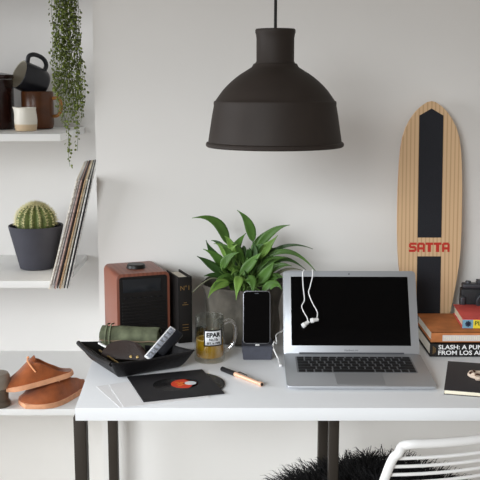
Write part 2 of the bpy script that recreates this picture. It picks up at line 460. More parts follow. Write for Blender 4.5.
kb = MB(); kb.prism(rrect(0.272, 0.112, 0.004, 3, 0, 0.1415), 0.0003, BT); kbo = kb.build('keyboard', M['keywell'], lap)
rows = [([1.0] * 14, .55), ([1.0] * 13 + [1.5], 1), ([1.5] + [1.0] * 13, 1), ([1.75] + [1.0] * 11 + [1.75], 1), ([2.3] + [1.0] * 10 + [2.2], 1), ([1, 1, 1, 1.25, 5.2, 1.25, 1, .95, .95, .95], 1)]
ky = 0.1415 + 0.054; meshes = {}
for wds, hgt in rows:
    tot = sum(wds); u = 0.268 / tot; h = 0.0193 * hgt; x = -0.134
    for wd in wds:
        kx, kw, kh = x + wd * u / 2, wd * u - 0.0034, h - 0.0032
        kk = (round(kw, 4), round(kh, 4))
        if kk not in meshes:
            m = MB(); m.box((0, 0, 0.0006), (kw, kh, 0.0012), bev=0.0004)
            o = m.build('key', M['key'], kbo); meshes[kk] = o.data
        else:
            o = bpy.data.objects.new('key', meshes[kk]); C.objects.link(o); o.parent = kbo
        o.matrix_local = BT @ T(kx, ky - h / 2, 0.0003)
        x += wd * u
    ky -= h
m = MB(); m.prism(rrect(0.106, 0.074, 0.003, 3, 0, 0.047), 0.0002, BT); m.build('trackpad', mat('trackpad_glass', (186, 188, 192), 0.35, 0.6), lap)
m = MB(); m.tube([(-0.125, LD - 0.001, 0.0165), (0.125, LD - 0.001, 0.0165)], 0.0042, 12); m.build('hinge', M['alu_dark'], lap)
# lid, tilted back
TILT = 0.49
LIDM = T(0, LD - 0.002, 0.0145) @ Matrix.Rotation(PI / 2 - TILT, 4, 'X')      # local x width, y up the lid, +z faces the user
m = MB(); m.prism(rrect(LW, 0.21, 0.008, 5, 0, 0.105), 0.0055, LIDM @ T(0, 0, -0.0055), bev=0.001)
lid = m.build('lid', M['alu'], lap)
m = MB(); m.box((0, 0.109, 0.0002), (0.286, 0.172, 0.0006)); m.bm.transform(LIDM); m.build('screen', M['screen'], lid)
m = MB(); m.lathe([(0, 0.0006), (0.0016, 0.0006), (0.0016, 0)], 12, T(0, 0.202, 0)); m.bm.transform(LIDM); m.build('webcam', M['key'], lid)
text('lettering', 'MacBook Air', 0.0062, M['alu_dark'], LIDM @ T(0, 0.0095, 0.0002), lid, align='CENTER', ext=0.0001)

# earphones hung over the lid
def onlid(px, py, off):
    # along the lid: u from its left edge, v up from the hinge
    u = (px - 282) / 135 * 0.325 - 0.1625; v = (356 - py) / 83.5 * 0.21
    return LW_M @ (LIDM @ Vector((u, v, off)))
LW_M = T(0.264, 1.950, DT) @ Matrix.Rotation(-0.012, 4, 'Z')
ear = thing('earphones', 'white wired earphones hung over the top of the laptop screen', 'earphones', onlid(308, 272, 0))
e0 = Vector(ear.location)
def cable_path(front, back):
    pts = [onlid(px, py, -0.03 if False else o) for px, py, o in back + front]
    return [p - e0 for p in spline(pts, 6)]
backs = [(311, 320, -0.012), (311, 300, -0.010), (310, 282, -0.0085)]
c1 = cable_path([(304.6, 272.3, -0.008), (304.3, 271.2, -0.002), (303.3, 272.5, 0.0025), (302.2, 276, 0.003), (302.5, 289, 0.003), (303.6, 302, 0.003), (300.8, 308, 0.003), (302.6, 314, 0.003), (306, 320, 0.003), (306.4, 324, 0.0045)], backs)
c2 = cable_path([(312, 272.3, -0.008), (312.2, 271.2, -0.002), (312.4, 272.5, 0.0025), (312.3, 278, 0.003), (309.5, 289, 0.003), (308, 295, 0.003), (311.5, 305, 0.003), (316.2, 314, 0.003), (316.0, 320, 0.0045)], backs)
m = MB(); m.tube(c1, 0.0013, 8); m.build('cable', M['white_rubber'], ear)
m = MB(); m.tube(c2, 0.0013, 8); m.build('cable', M['white_rubber'], ear)
def bud(px0, py0, px1, py1):
    a, b = onlid(px0, py0, 0.0075) - e0, onlid(px1, py1, 0.009) - e0
    d = b - a
    m = MB(); m.tube([a, a + d * .1, a + d * .55, a + d * .62, a + d * .95, b], [.003, .0044, .0050, .0062, .0060, .003], 14)
    bo = m.build('earbud', M['white_rubber'], ear)
    m = MB(); m.tube([a + d * .62 + (d.normalized() * .0001), a + d * .68], [.0064, .0064], 14); m.build('seam_ring', M['grey_print'], bo)
bud(307.5, 324, 300.8, 329); bud(317.2, 321.8, 309, 323.6)

# ------------------------------------------------------------------ phone on its dock, charging cable
dk = thing('phone_dock', 'slate grey block dock holding the phone beside the laptop', 'dock', (0.042, 2.178, DT), 0.0)
m = MB()
lo = [(-0.0345, 0.0), (0.0345, 0.0), (0.036, 0.075), (-0.036, 0.075)]; hi = [(-0.038, -0.002), (0.037, -0.002), (0.038, 0.075), (-0.038, 0.075)]
V = [m.bm.verts.new((x, y, 0)) for x, y in lo] + [m.bm.verts.new((x, y, .034)) for x, y in hi]
for f in ((3, 2, 1, 0), (4, 5, 6, 7), (0, 1, 5, 4), (1, 2, 6, 5), (2, 3, 7, 6), (3, 0, 4, 7)): m.bm.faces.new([V[k] for k in f])
bmesh.ops.bevel(m.bm, geom=m.bm.edges[:], offset=0.0018, segments=2, affect='EDGES')
m.build('block', M['dock'], dk)
m = MB(); m.box((0, 0.008, 0.0347), (0.010, 0.005, 0.0045), bev=0.001); m.build('connector', M['white_plastic'], dk)
ph = thing('phone', 'dark screened phone standing upright in the slate dock', 'phone', (0.040, 2.190, DT + 0.0365), rot=(-R(9), 0, 0))
m = MB(); m.prism(rrect(0.066, 0.128, 0.009, 6, 0, 0.064), 0.0075, T(0, 0.0075, 0) @ FACE, bev=0.0015); m.build('body', M['phone_rim'], ph)
m = MB(); m.prism(rrect(0.0625, 0.1235, 0.0065, 6, 0, 0.064), 0.0004, T(0, 0.0001, 0) @ FACE); m.build('screen', M['screen'], ph)
m = MB(); m.box((0, -0.0005, 0.1218), (0.010, 0.0004, 0.0012)); m.build('earpiece', M['alu_dark'], ph)
cab = [(0.112, 2.262, .052), (0.098, 2.245, .05), (0.088, 2.225, .048), (0.089, 2.205, .034), (0.083, 2.195, .04), (0.079, 2.185, .032), (0.084, 2.172, .02), (0.090, 2.163, .010), (0.0925, 2.145, 0.0055), (0.0935, 2.128, 0.0055)]
m = MB(); m.tube([Vector((x, y, DT + z)) for x, y, z in spline(cab, 6)], 0.0018, 8); cbo = m.build('charging_cable', M['white_rubber'])
tag(cbo, 'white charging cable curling from the phone dock to the laptop', 'cable')
m = MB(); m.box((0.0945, 2.121, DT + 0.0055), (0.006, 0.015, 0.0055), bev=0.0012); m.build('plug', M['white_plastic'], cbo)

# ------------------------------------------------------------------ radio
rad = thing('radio', 'walnut cased table radio with black front and top knob', 'radio', (-0.2445, 2.3255, DT), R(20))
RW, RD, RH = 0.137, 0.152, 0.180
def rr2(w, h, r, n=6): return [(x, y + h / 2) for x, y in rrect(w, h, r, n)]
m = MB(); m.prism(rr2(RW, RH, 0.012), RD, T(0, RD, 0.003) @ FACE, bev=0.002); m.build('cabinet', M['walnut'], rad)
m = MB(); m.prism([(x, y + .0105 - RH * 0 ) for x, y in rr2(RW - 0.013, RH - 0.015, 0.007)], 0.0015, T(0, 0.0003, 0) @ FACE); fp = m.build('front_panel', M['radio_black'], rad)
m = MB(); m.box((-0.004, -0.0018, 0.152), (0.098, 0.0015, 0.034), bev=0.0006); m.build('display', M['radio_disp'], fp)
for k in range(6):
    m = MB(); m.box((-0.046 + k * 0.0175, -0.003, 0.121), (0.010, 0.004, 0.004), bev=0.001); m.build('button', M['key'], fp)
m = MB()
for k in range(12): m.box((0, -0.0022, 0.108 - k * 0.0082), (0.112, 0.0024, 0.0042), bev=0.0008)
m.build('speaker_grille', M['radio_black'], fp)
m = MB(); m.lathe([(0, .010), (.0215, .010), (.0235, .008), (.024, .002), (.025, 0), (0, 0)], 36, T(0.0, 0.075, RH + 0.003)); m.build('knob', M['radio_black'], rad)
for sx in (-1, 1):
    for yy in (0.02, RD - 0.02):
        m = MB(); m.lathe([(0, 0.0035), (.008, 0.0035), (.008, 0), (0, 0)], 16, T(sx * 0.05, yy, 0)); m.build('foot', M['radio_black'], rad)

# black book standing beside it
bk = thing('book', 'thick black hardback standing upright beside the walnut radio', 'book', (-0.139, 2.329, DT), R(21))
m = MB(); m.box((-0.0165, 0.052, 0.086), (0.003, 0.104, 0.172), bev=0.0008); m.box((0.0165, 0.052, 0.086), (0.003, 0.104, 0.172), bev=0.0008)
m.box((0, 0.0015, 0.086), (0.036, 0.003, 0.172), bev=0.0008); m.build('cover', M['book_black'], bk)
m = MB(); m.box((0, 0.0525, 0.084), (0.0295, 0.098, 0.163)); m.build('pages', M['pages'], bk)
text('lettering', 'N°1', 0.0165, M['gold'], T(0, -0.0002, 0.138) @ FACE, bk, align='CENTER')
for z in (0.105, 0.10, 0.048, 0.040, 0.034):
    m = MB(); m.box((0, -0.0003, z), (0.016 if z != .105 else .008, 0.0006, 0.0013)); m.build('spine_print', M['gold'], bk, smooth=0)

# ------------------------------------------------------------------ peace lily
px0, py0 = 0.008, 2.372
pl = thing('potted_peace_lily', 'bushy green peace lily in a grey felt planter behind the phone', 'potted plant', (px0, py0, DT))
m = MB(); rows_ = []
HP = 0.150
prof = [(0.0, 0.002, 0), (0.085, 0.0, 0), (0.093, 0.008, 0), (0.0955, 0.04, 1), (0.097, 0.08, 1), (0.0985, 0.115, 1), (0.102, 0.142, 1), (0.104, 0.150, 1), (0.101, 0.153, 1), (0.096, 0.146, 1), (0.092, 0.12, .3), (0.088, 0.105, 0)]
SEG = 64
for r, z, wob in prof[1:]:
    row = []
    for k in range(SEG):
        a = 2 * PI * k / SEG
        n_ = noise.noise(Vector((math.cos(a) * 2.2, math.sin(a) * 2.2, z * 18))) + 0.5 * noise.noise(Vector((math.cos(a) * 5, math.sin(a) * 5, z * 34 + 5)))
        rr = r + wob * 0.0125 * n_
        zz_ = z + (0.010 * noise.noise(Vector((math.cos(a) * 1.7, math.sin(a) * 1.7, 9))) if z > .13 else 0) * wob
        row.append(Vector((rr * math.cos(a), rr * math.sin(a), zz_)))
    rows_.append(row)
V = m.grid(rows_, closed_u=True)
m.bm.faces.new(list(reversed(V[0])))
subsurf(m.build('planter', M['pot_grey'], pl, smooth=80), 1)
m = MB(); m.lathe([(0, .112), (.05, .114), (.090, .110), (.088, .104), (0, .104)], 32); m.build('soil', M['soil'], pl)

def leaf(base, tip, mid, wid, roll=0.0, mt='leaf', fold=0.28, stalk=None):
    """blade from base to tip bowed through mid; stalk from the soil to the base"""
    b, t_, q = Vector(base), Vector(tip), Vector(mid)
    n = 12; ctr = []
    ctrl = 2 * q - 0.5 * (b + t_)
    for i in range(n + 1):
        u = i / n; ctr.append((1 - u) ** 2 * b + 2 * u * (1 - u) * ctrl + u * u * t_)
    verts, faces = [], []
    for i in range(n + 1):
        u = i / n; tg = (ctr[min(n, i + 1)] - ctr[max(0, i - 1)]).normalized()
        side = tg.cross(Vector((0, -0.86, 0.5)))
        if side.length < 0.15: side = tg.cross(Vector((1, 0, 0)))
        side.normalize(); side = Quaternion(tg, roll) @ side
        up = side.cross(tg).normalized()
        wv = wid * (math.sin(PI * (u ** 0.72)) ** 0.85 if 0 < u < 1 else 0.0) * (1 - 0.25 * u) * (1 - u ** 4) + 0.0006
        for s_ in (-1, -.5, 0, .5, 1):
            wave = 0.05 * wv * math.sin(u * 14 + s_ * 3) * abs(s_)
            verts.append(ctr[i] + side * (s_ * wv) + up * (abs(s_) * wv * fold + wave))
    for i in range(n):
        for j in range(4):
            a = i * 5 + j; faces.append((a, a + 1, a + 6, a + 5))
    o = raw_mesh('leaf', [tuple(v) for v in verts], faces, M[mt], pl)
    md = o.modifiers.new('thickness', 'SOLIDIFY'); md.thickness = 0.0006
    if stalk is not None:
        s0 = Vector(stalk)
        m = MB(); m.tube(spline([s0, s0.lerp(b, .55) + Vector((0, 0, 0.012)), b, ctr[2]], 5), [0.0022 - 0.0012 * k / 15 for k in range(16)], 7)
        m.build('stalk', M['stalk'], o)
    return o
def pp(px, py, dy=0.0):
    """a point of the plant, read off the photograph and set dy behind the planter's axis"""
    f, th = 940.0, 0.1668; c, s = math.cos(th), math.sin(th)
    a, b = (px - 240) / f, (240 - py) / f
    r = Vector((a, c + s * b, -s + c * b)); k = (py0 + dy) / r.y
    return Vector((r.x * k - px0, dy, r.z * k + 0.659))
S0 = lambda: (random.uniform(-.03, .03), random.uniform(-.03, .03), .112)
hero = [  # base, tip, mid (photo points), depth base/tip, width, material, roll
    ((228, 245), (192, 218), (215, 222), .0, -.03, .0135, 'leaf', .25),
    ((253, 242), (237, 210), (248, 223), .0, -.02, .012, 'leaf', -.2),
    ((225, 276), (197, 256), (209, 264), -.03, -.07, .011, 'leaf_dark', .2),
    ((226, 274), (203, 249), (217, 258), -.01, -.03, .0125, 'leaf', .1),
    ((232, 258), (246, 233), (238, 244), .02, .05, .0115, 'leaf', -.4),
    ((256, 250), (290, 225), (272, 232), .0, -.03, .010, 'leaf', .35),
    ((254, 258), (278, 235), (266, 248), -.02, -.05, .014, 'leaf_light', .2),
    ((233, 272), (238, 244), (229, 255), -.03, -.05, .011, 'leaf_light', .1),
    ((240, 276), (262, 252), (252, 262), -.05, -.07, .012, 'leaf', .2),
    ((262, 262), (313, 249), (285, 246), .02, .0, .0045, 'leaf_dark', .3),
    ((262, 260), (317, 273), (290, 252), -.01, -.02, .006, 'leaf', .5),
    ((268, 270), (306, 270), (284, 259), .01, .02, .0065, 'leaf_dark', .2),
    ((268, 284), (304, 271), (284, 270), -.01, -.03, .0035, 'stalk_dry', .2),
    ((230, 283), (208, 298), (217, 286), -.07, -.11, .012, 'leaf_light', .1),
    ((234, 280), (213, 288), (222, 279), -.04, -.10, .010, 'leaf', .2),
    ((240, 276), (236, 300), (238, 284), -.08, -.115, .011, 'leaf_light', .1),
    ((246, 280), (252, 296), (252, 282), -.08, -.11, .012, 'leaf', -.1),
    ((262, 286), (284, 278), (274, 277), -.03, -.06, .012, 'leaf', .2),
    ((258, 284), (274, 262), (268, 271), -.05, -.07, .013, 'leaf', .1),
    ((222, 270), (240, 252), (228, 258), -.05, -.06, .010, 'leaf', .1),
    ((246, 268), (252, 240), (254, 254), -.04, -.04, .013, 'leaf_dark', -.3),
    ((262, 292), (282, 290), (274, 284), -.06, -.09, .011, 'leaf', .1),
    ((242, 262), (228, 236), (236, 250), .03, .04, .010, 'leaf_dark', .2),
    ((258, 272), (288, 258), (272, 260), -.02, -.01, .009, 'leaf', .3),
    ((252, 262), (272, 228), (258, 242), .01, .02, .010, 'leaf', .1),
    ((262, 268), (282, 246), (270, 254), .0, .0, .011, 'leaf_dark', .2),
    ((264, 276), (292, 266), (278, 266), -.03, -.04, .009, 'leaf', .2),
    ((226, 282), (204, 276), (214, 276), -.03, -.06, .009, 'leaf_dark', .1),
    ((222, 262), (206, 240), (212, 252), .03, .03, .009, 'leaf_dark', .1),
]
for b, t_, q, d0, d1, wd, mt_, rl in hero:
    leaf(pp(*b, d0), pp(*t_, d1), pp(*q, (d0 + d1) / 2), wd * 1.12, rl * .6, mt_, stalk=S0())
for k in range(66):
    a = random.uniform(0, 2 * PI); rr = random.uniform(.01, .05)
    b = Vector((rr * math.cos(a) + .01, rr * math.sin(a) * .8 - .01, random.uniform(.135, .215)))
    ln = random.uniform(.045, .08); el = random.uniform(0, 1.3)
    d = Vector((math.cos(a) * math.cos(el), math.sin(a) * math.cos(el) * .8, math.sin(el)))
    t_ = b + d * ln
    t_.y = min(t_.y, 0.105); t_.x = max(-.085, min(.085, t_.x))
    leaf(b, t_, (b + t_) / 2 + Vector((0, 0, .012)), random.uniform(.006, .0105), random.uniform(-.6, .6), random.choice(['leaf', 'leaf', 'leaf_dark', 'leaf_dark', 'leaf_light']), stalk=S0())
m = MB(); m.tube(spline([pp(228, 283, -.06), pp(214, 278, -.06), pp(203, 283, -.06), pp(193, 292, -.05)], 6), 0.0016, 7); m.build('dry_stalk', M['stalk_dry'], pl)

# ------------------------------------------------------------------ beer mug
mg = thing('beer_mug', 'glass beer mug half full of amber beer with white label', 'beer mug', (-0.0725, 2.176, DT)); mg.scale = (1.05, 1.05, 1.04)
ro, rt, H_ = 0.0350, 0.0325, 0.107
m = MB(); m.lathe([(0, 0.001), (.031, 0.0), (ro, .004), (.0352, .02), (.034, .05), (.033, .08), (rt, H_ - .001), (rt - .0012, H_), (rt - .0025, H_ - .001), (.0303, .08), (.031, .05), (.0318, .02), (.030, .012), (0, .011)], 48); m.build('glass_body', M['glass'], mg)
hd = spline([(.0325, 0, .088), (.045, 0, .093), (.055, 0, .086), (.0595, 0, .066), (.056, 0, .044), (.046, 0, .029), (.0345, 0, .022)], 6)
m = MB(); m.tube(hd, [.0055] * len(hd), 14); m.bm.transform(Matrix.Rotation(R(8), 4, 'Z')); m.build('handle', M['handle_glass'], mg)
m = MB(); m.lathe([(0, .0125), (.0295, .0125), (.0315, .02), (.0307, .05), (.0306, .0515), (0, .052)], 48); m.build('beer', [M['beer']], mg)
m = MB(); m.lathe([(0.0255, .0520), (.0305, .0515), (.0304, .0535), (.027, .0535)], 48, close=True); m.build('foam_ring', M['foam'], mg)
def patch(a0, a1, z0, z1, r, n=14):
    return [[Vector(((r - (z - .05) * .03) * math.sin(a0 + (a1 - a0) * k / n), -(r - (z - .05) * .03) * math.cos(a0 + (a1 - a0) * k / n), z)) for k in range(n + 1)] for z in (z0, z1)]
def label_on(a0, a1, z0, z1, lines, nm):
    m = MB(); m.grid(patch(a0, a1, z0, z1, 0.0350)); o = m.build(nm, M['label_black'], mg); solid(o, .0002, 1)
    e = 0.085; m = MB(); m.grid(patch(a0 + e, a1 - e, z0 + .0028, z1 - .0028, 0.0353)); q = m.build('label_face', M['label_white'], o); solid(q, .0002, 1)
    for body, sz, z, fr, bd in lines:
        W = (a1 - a0 - .34) * .035 * fr
        mid = (a0 + a1) / 2
        text('lettering', body, sz, M['label_black'], Matrix.Rotation(mid - W / .0354 / 2, 4, 'Z') @ T(0, 0, z), q, bold=bd, ext=.0003, width=W, curve_r=0.0355 - (z - .05) * .03)
label_on(R(-20), R(54), .043, .0805, [('EPAR', .0135, .0645, 1.0, .0006), ('No.10s', .0085, .0555, .62, .0002), ('EST. in 1978', .0065, .0478, .92, .0002)], 'front_label')
label_on(R(-168), R(-118), .05, .074, [('EPAR', .008, .064, .9, .0002)], 'back_label')

# ------------------------------------------------------------------ pen
a, b = Vector((-0.042, 2.091, DT + .0056)), Vector((0.048, 1.976, DT + .0056)); d = (b - a)
pen = thing('pen', 'black and rose gold pen lying in front of the phone dock', 'pen', a, 0)
P = lambda u: d * u
m = MB(); m.tube([P(0), P(.01), P(.34), P(.345)], [.0040, .0056, .0056, .0048], 16); m.build('cap', M['pen_black'], pen)
m = MB(); m.tube([P(.345), P(.36), P(.43), P(.44), P(.9), P(.93)], [.0052, .0055, .0055, .0048, .0046, .004], 16); m.build('barrel', M['rose_gold'], pen)
m = MB(); m.tube([P(.93), P(.94), P(.985), P(1.0)], [.0048, .0056, .0056, .0046], 16); m.build('end_knob', M['rose_gold'], pen)
m = MB(); m.tube([P(1.0), P(1.004)], [.0038, .0030], 16); m.build('end_plug', M['pen_black'], pen)
m = MB(); m.tube([P(.40) + Vector((.002, .002, .0054)), P(.45) + Vector((.002, .002, .0072)), P(.62) + Vector((.002, .002, .0062))], .0011, 8); m.build('clip', M['brown_leather'], pen)

# ------------------------------------------------------------------ leather valet tray and what lies in it
TZ = DT
tr = thing('valet_tray', 'black leather valet tray with pinched corners in front of the radio', 'tray', (-0.246, 2.135, TZ), R(31))
N_ = 40; P_ = []
HT = 0.044
for i in range(N_ + 1):
    row = []
    for j in range(N_ + 1):
        u, v = -1 + 2 * i / N_, -1 + 2 * j / N_
        e = max(abs(u), abs(v)); hx = 0.099
        rise = max(0, (e - 0.76) / 0.24)
        cz = rise ** 1.4 * HT
        cor = max(0, (abs(u) + abs(v) - 1.45) / .55)          # corners pinch up and out
        x, y = u * hx * (1 - .04 * rise), v * hx * (1 - .04 * rise)
        sag = 0.16 * (1 - min(abs(u), abs(v)) ** 2) * rise       # rims dip mid-side
        row.append(Vector((x * (1 + .10 * cor), y * (1 + .10 * cor), 0.003 + cz * (1 - sag))))
    P_.append(row)
m = MB(); m.grid(P_); tray_o = m.build('tray_body', [M['leather_black'], M['leather_inside']], tr, smooth=70); subsurf(tray_o, 1)
md = tray_o.modifiers.new('thickness', 'SOLIDIFY'); md.thickness = 0.0032; md.offset = 1; md.material_offset = 0
# the left side is rolled over into a thick lip
m = MB(); m.tube(spline([(-0.103, 0.098, 0.046), (-0.103, 0.05, 0.040), (-0.103, 0, 0.038), (-0.103, -0.05, 0.039), (-0.102, -0.096, 0.044)], 6), [.0055] * 25, 14); m.build('rolled_edge', M['leather_black'], tr)
for sx, sy in ((-1, -1), (1, -1), (1, 1), (-1, 1)):
    m = MB(); m.lathe([(0, .0025), (.0035, .002), (.0045, 0), (0, 0)], 16, T(sx * .083, sy * .083, .030) @ Matrix.Rotation(PI / 4 * (1 if sx * sy > 0 else -1), 4, 'Z')); m.build('snap', M['pewter'], tr)

pc = thing('canvas_pouch', 'olive green canvas pouch lying in the leather valet tray', 'pouch', (-0.262, 2.195, TZ + .012), R(-8))
def pillow(w, d, h, n=4, amp=.003, sd=0, nx=26, ns=24):
    rows_ = []
    for i in range(nx + 1):
        u = -1 + 2 * i / nx; k = (1 - abs(u) ** 8) ** .5 if abs(u) < 1 else 0.12; k = max(k, .16); row = []
        for j in range(ns):
            a = 2 * PI * j / ns; cx_, sx_ = math.cos(a), math.sin(a)
            yy = math.copysign(abs(cx_) ** .6, cx_) * d / 2 * (0.75 + .25 * k); zz_ = math.copysign(abs(sx_) ** .6, sx_) * h / 2 * k
            q = Vector((u * w / 2, yy, zz_ + h / 2)); nn = noise.noise_vector(q * 46 + Vector((sd, 0, 0)))
            row.append(q + nn * amp)
        rows_.append(row)
    return rows_
lean = Matrix.Rotation(R(28), 4, 'X')
m = MB(); V = m.grid(pillow(0.142, 0.042, 0.058, amp=.009), closed_u=True); m.bm.faces.new(V[0]); m.bm.faces.new(list(reversed(V[-1])))
m.bm.transform(T(0, 0, 0.004)); po = m.build('pouch_body', M['canvas'], pc, smooth=80)
m = MB(); rows_ = []
for i in range(22):
    u = -1 + 2 * i / 21; row = []
    for q in [(.020, .046), (.008, .066), (-.010, .068), (-.0245, .058), (-.0275, .047), (-.026, .037)]:
        v = Vector((u * .0715, q[0], q[1])); row.append(v + noise.noise_vector(v * 40) * .003)
    rows_.append(row)
m.grid(rows_); fl = m.build('flap', M['canvas'], pc, smooth=80); solid(fl, .0025, 0); subsurf(fl, 1)
m = MB(); m.tube([Vector((-.071 + .142 * k / 20, -.0275, .0375)) + noise.noise_vector(Vector((-.071 + .142 * k / 20, -.026, .037)) * 40) * .003 for k in range(21)], .0018, 6); m.build('flap_piping', M['canvas_trim'], fl)
for xx in (-.056, -.046):
    m = MB(); m.tube(spline([(xx, .012, .069), (xx, -.012, .0715), (xx, -.029, .055), (xx - .001, -.030, .032), (xx, -.026, .014)], 5), .0028, 8, flat=.5); m.build('strap', M['canvas'], pc)
m = MB(); m.box((.050, -.0265, .022), (.020, .0015, .014), bev=.0005); m.build('side_tag', M['label_black'], pc)

gc = thing('leather_case', 'dark brown half-round leather case resting in the valet tray', 'leather case', (-0.270, 2.104, TZ + .022), rot=(R(-30), 0, R(-10)))
pol = [(-.056, 0.0)] + [(.056 * math.cos(PI - PI * k / 20), .046 * math.sin(PI * k / 20) ** .8) for k in range(1, 20)] + [(.056, 0.0)]
m = MB(); m.prism(pol, 0.013, T(0, .0065, 0) @ FACE, bev=.004); m.build('case_body', M['brown_leather'], gc)
for xx in (.018, .034):
    m = MB(); m.lathe([(0, .003), (.003, .0025), (.004, 0), (0, 0)], 14, T(xx, -.0062, .008) @ FACE); m.build('stud', M['brass'], gc)

def stick(name, label, cat, p0, p1, wdt, thk, mm, roll=0):
    p0, p1 = Vector(p0), Vector(p1); dd = p1 - p0
    o = thing(name, label, cat, p0, 0)
    q = dd.to_track_quat('X', 'Z') @ Quaternion((1, 0, 0), roll)
    m = MB(); m.box((dd.length / 2, 0, 0), (dd.length, wdt, thk), bev=min(wdt, thk) * .25); m.bm.transform(q.to_matrix().to_4x4())
    m.build('body', mm, o); return o, q, dd.length
g, q, ln = stick('remote_control', 'slim white-edged gadget with grey face leaning in the valet tray', 'gadget', (-0.214, 2.085, TZ + .032), (-0.158, 2.15, TZ + .086), .016, .007, M['white_plastic'], R(36))
m = MB(); m.box((ln / 2, -.002, .0042), (ln * .94, .0135, .001), bev=.0004); m.bm.transform(q.to_matrix().to_4x4()); m.build('face', M['grey_plastic'], g)
m = MB()
for k in range(6): m.box((ln * (.16 + .13 * k), -.002, .0051), (.004, .009, .0012), bev=.0004)
m.bm.transform(q.to_matrix().to_4x4()); m.build('buttons', M['keytext'], g)
g, q, ln = stick('spectacle_case', 'navy black case standing behind the white gadget in the tray', 'case', (-0.195, 2.16, TZ + .022), (-0.150, 2.20, TZ + .066), .034, .013, M['navy'], R(35))
g, q, ln = stick('metal_pen', 'thin brass coloured pen lying along the rolled tray edge', 'pen', (-0.332, 2.145, TZ + .034), (-0.276, 2.064, TZ + .026), .004, .004, M['brass'])
g, q, ln = stick('white_card_stub', 'short white strip poking out beside the olive pouch', 'strip', (-0.335, 2.158, TZ + .048), (-0.304, 2.128, TZ + .042), .006, .004, M['white_plastic'])

# ------------------------------------------------------------------ single, papers
def sheet(label, cx, cy, w, h, rz, z):
    m = MB(); m.box((0, 0, .0002), (w, h, .0004)); o = m.build('paper_sheet', M['paper'], smooth=0)
    o.location = (cx, cy, DT + z); o.rotation_euler = (0, 0, rz)
    return tag(o, label, 'paper', 'white sheets under the black record sleeve')
sheet('lower white paper sheet showing left of the black record sleeve', -.200, 1.950, .18, .155, R(27), .0002)
sheet('upper white paper sheet poking out in front of the black sleeve', -.176, 1.945, .185, .155, R(19), .0008)
sl = thing('record_sleeve', 'square black paper sleeve for a single on white paper', 'record sleeve', (-.144, 1.983, DT + .0014), R(18))
def ringed(z, m, half, hx, hy, hr):
    seg = 40; lo = []; hi_ = []
    for k in range(seg):
        a = 2 * PI * k / seg; c, s = math.cos(a), math.sin(a); q = half / max(abs(c), abs(s))
        lo.append(m.bm.verts.new((hx + hr * c, hy + hr * s, z))); hi_.append(m.bm.verts.new((q * c, q * s, z)))
    for k in range(seg): m.bm.faces.new((lo[k], lo[(k + 1) % seg], hi_[(k + 1) % seg], hi_[k]))
m = MB(); m.box((0, 0, .0001), (.176, .176, .0003)); ringed(.0022, m, .088, -.004, 0, .043)
for sg in (-1, 1): m.box((0, sg * .0878, .0012), (.176, .0004, .0022))
m.box((-.0878, 0, .0012), (.0004, .176, .0022))
m.build('sleeve', M['sleeve_black'], sl, smooth=0)
dsc = thing('vinyl_single', 'black single with a red label sliding out of its sleeve', 'record', (-.122, 1.9895, DT + .0020), R(18))
m = MB(); pr_ = [(.0035, 0), (.0035, .0012)] + [(.022 + .0011 * k, .0012 - (.00022 if k % 2 else 0)) for k in range(60)] + [(.0886, .001), (.0886, .0002)]
m.lathe(pr_, 64, close=True); m.build('disc', M['vinyl'], dsc, smooth=20)
m = MB(); m.lathe([(.0035, .0012), (.0035, .0016), (.0300, .0016), (.0302, .0012)], 48, close=True); lb = m.build('disc_label', M['label_red'], dsc)
m = MB(); m.prism([(.004 + .013 * math.cos(2 * PI * k / 20), .005 + .013 * math.sin(2 * PI * k / 20)) for k in range(20)], .0003, T(.009, -.006, .0015)); m.build('label_patch', M['label_white'], lb)
m = MB()
for k in range(7): m.box((-.014 + .005 * (k % 3), -.012 + .004 * k, .0017), (.008, .0022, .0003))
m.build('label_print', M['label_orange'], lb, smooth=0)

# ------------------------------------------------------------------ books on the right
def flatbook(name, label, x0, y0, z0, w, d, h, cover, rz=0, page='pages', spine=True):
    o = thing(name, label, 'book', (x0, y0, DT + z0), rz)
    m = MB(); t = .0022
    m.box((w / 2, d / 2, t / 2), (w, d, t), bev=.0006); m.box((w / 2, d / 2, h - t / 2), (w, d, t), bev=.0006); m.box((w / 2, t / 2, h / 2), (w, t, h), bev=.0006)
    m.build('cover', cover, o)
    m = MB(); m.box((w / 2, d / 2, h / 2), (w - .008, d - .006, h - 2 * t)); m.build('pages', M[page], o)
    return o
b1 = flatbook('book', 'black book lettered SLASH lying at the bottom of the stack', .4605, 2.204, .0005, .30, .20, .0335, M['book_black'])
text('lettering', 'SLASH: A PUNK HISTORY', .0150, M['white_print'], T(.0205, -.0003, .0190) @ FACE, b1, bold=.0003, width=.196)
text('lettering', 'FROM LOS ANGELES', .0150, M['white_print'], T(.0205, -.0003, .0050) @ FACE, b1, bold=.0003, width=.160)
for k in range(3):
    m = MB(); m.box((.0080 + .0026 * k, -.0002, .0165), (.0010, .0005, .020 - .004 * k)); m.build('spine_print', M['gold'], b1, smooth=0)
b2 = flatbook('book', 'tan cloth book with pale title strip on the black book', .4635, 2.208, .0345, .29, .187, .0265, M['kraft'])
m = MB(); m.box((.16, -.0002, .0115), (.265, .0006, .0150)); ts = m.build('title_strip', M['grey_print'], b2, smooth=0)
m = MB(); random.seed(3)
for k in range(24):
    m.box((.033 + .0048 * k + random.uniform(-.0008, .0008), -.0006, .0115), (random.uniform(.0014, .003), .0005, random.uniform(.006, .0105)))
m.build('lettering', M['pages'], ts, smooth=0)
b3 = flatbook('book', 'thick paperback with coral cover and yellow spine topping the stack', .5455, 2.240, .0615, .13, .150, .0255, M['coral'], page='cream_board', rz=R(-4))
m = MB(); m.box((.078, -.0004, .0118), (.104, .0008, .0215)); m.build('yellow_spine_panel', M['yellow'], b3, smooth=0)
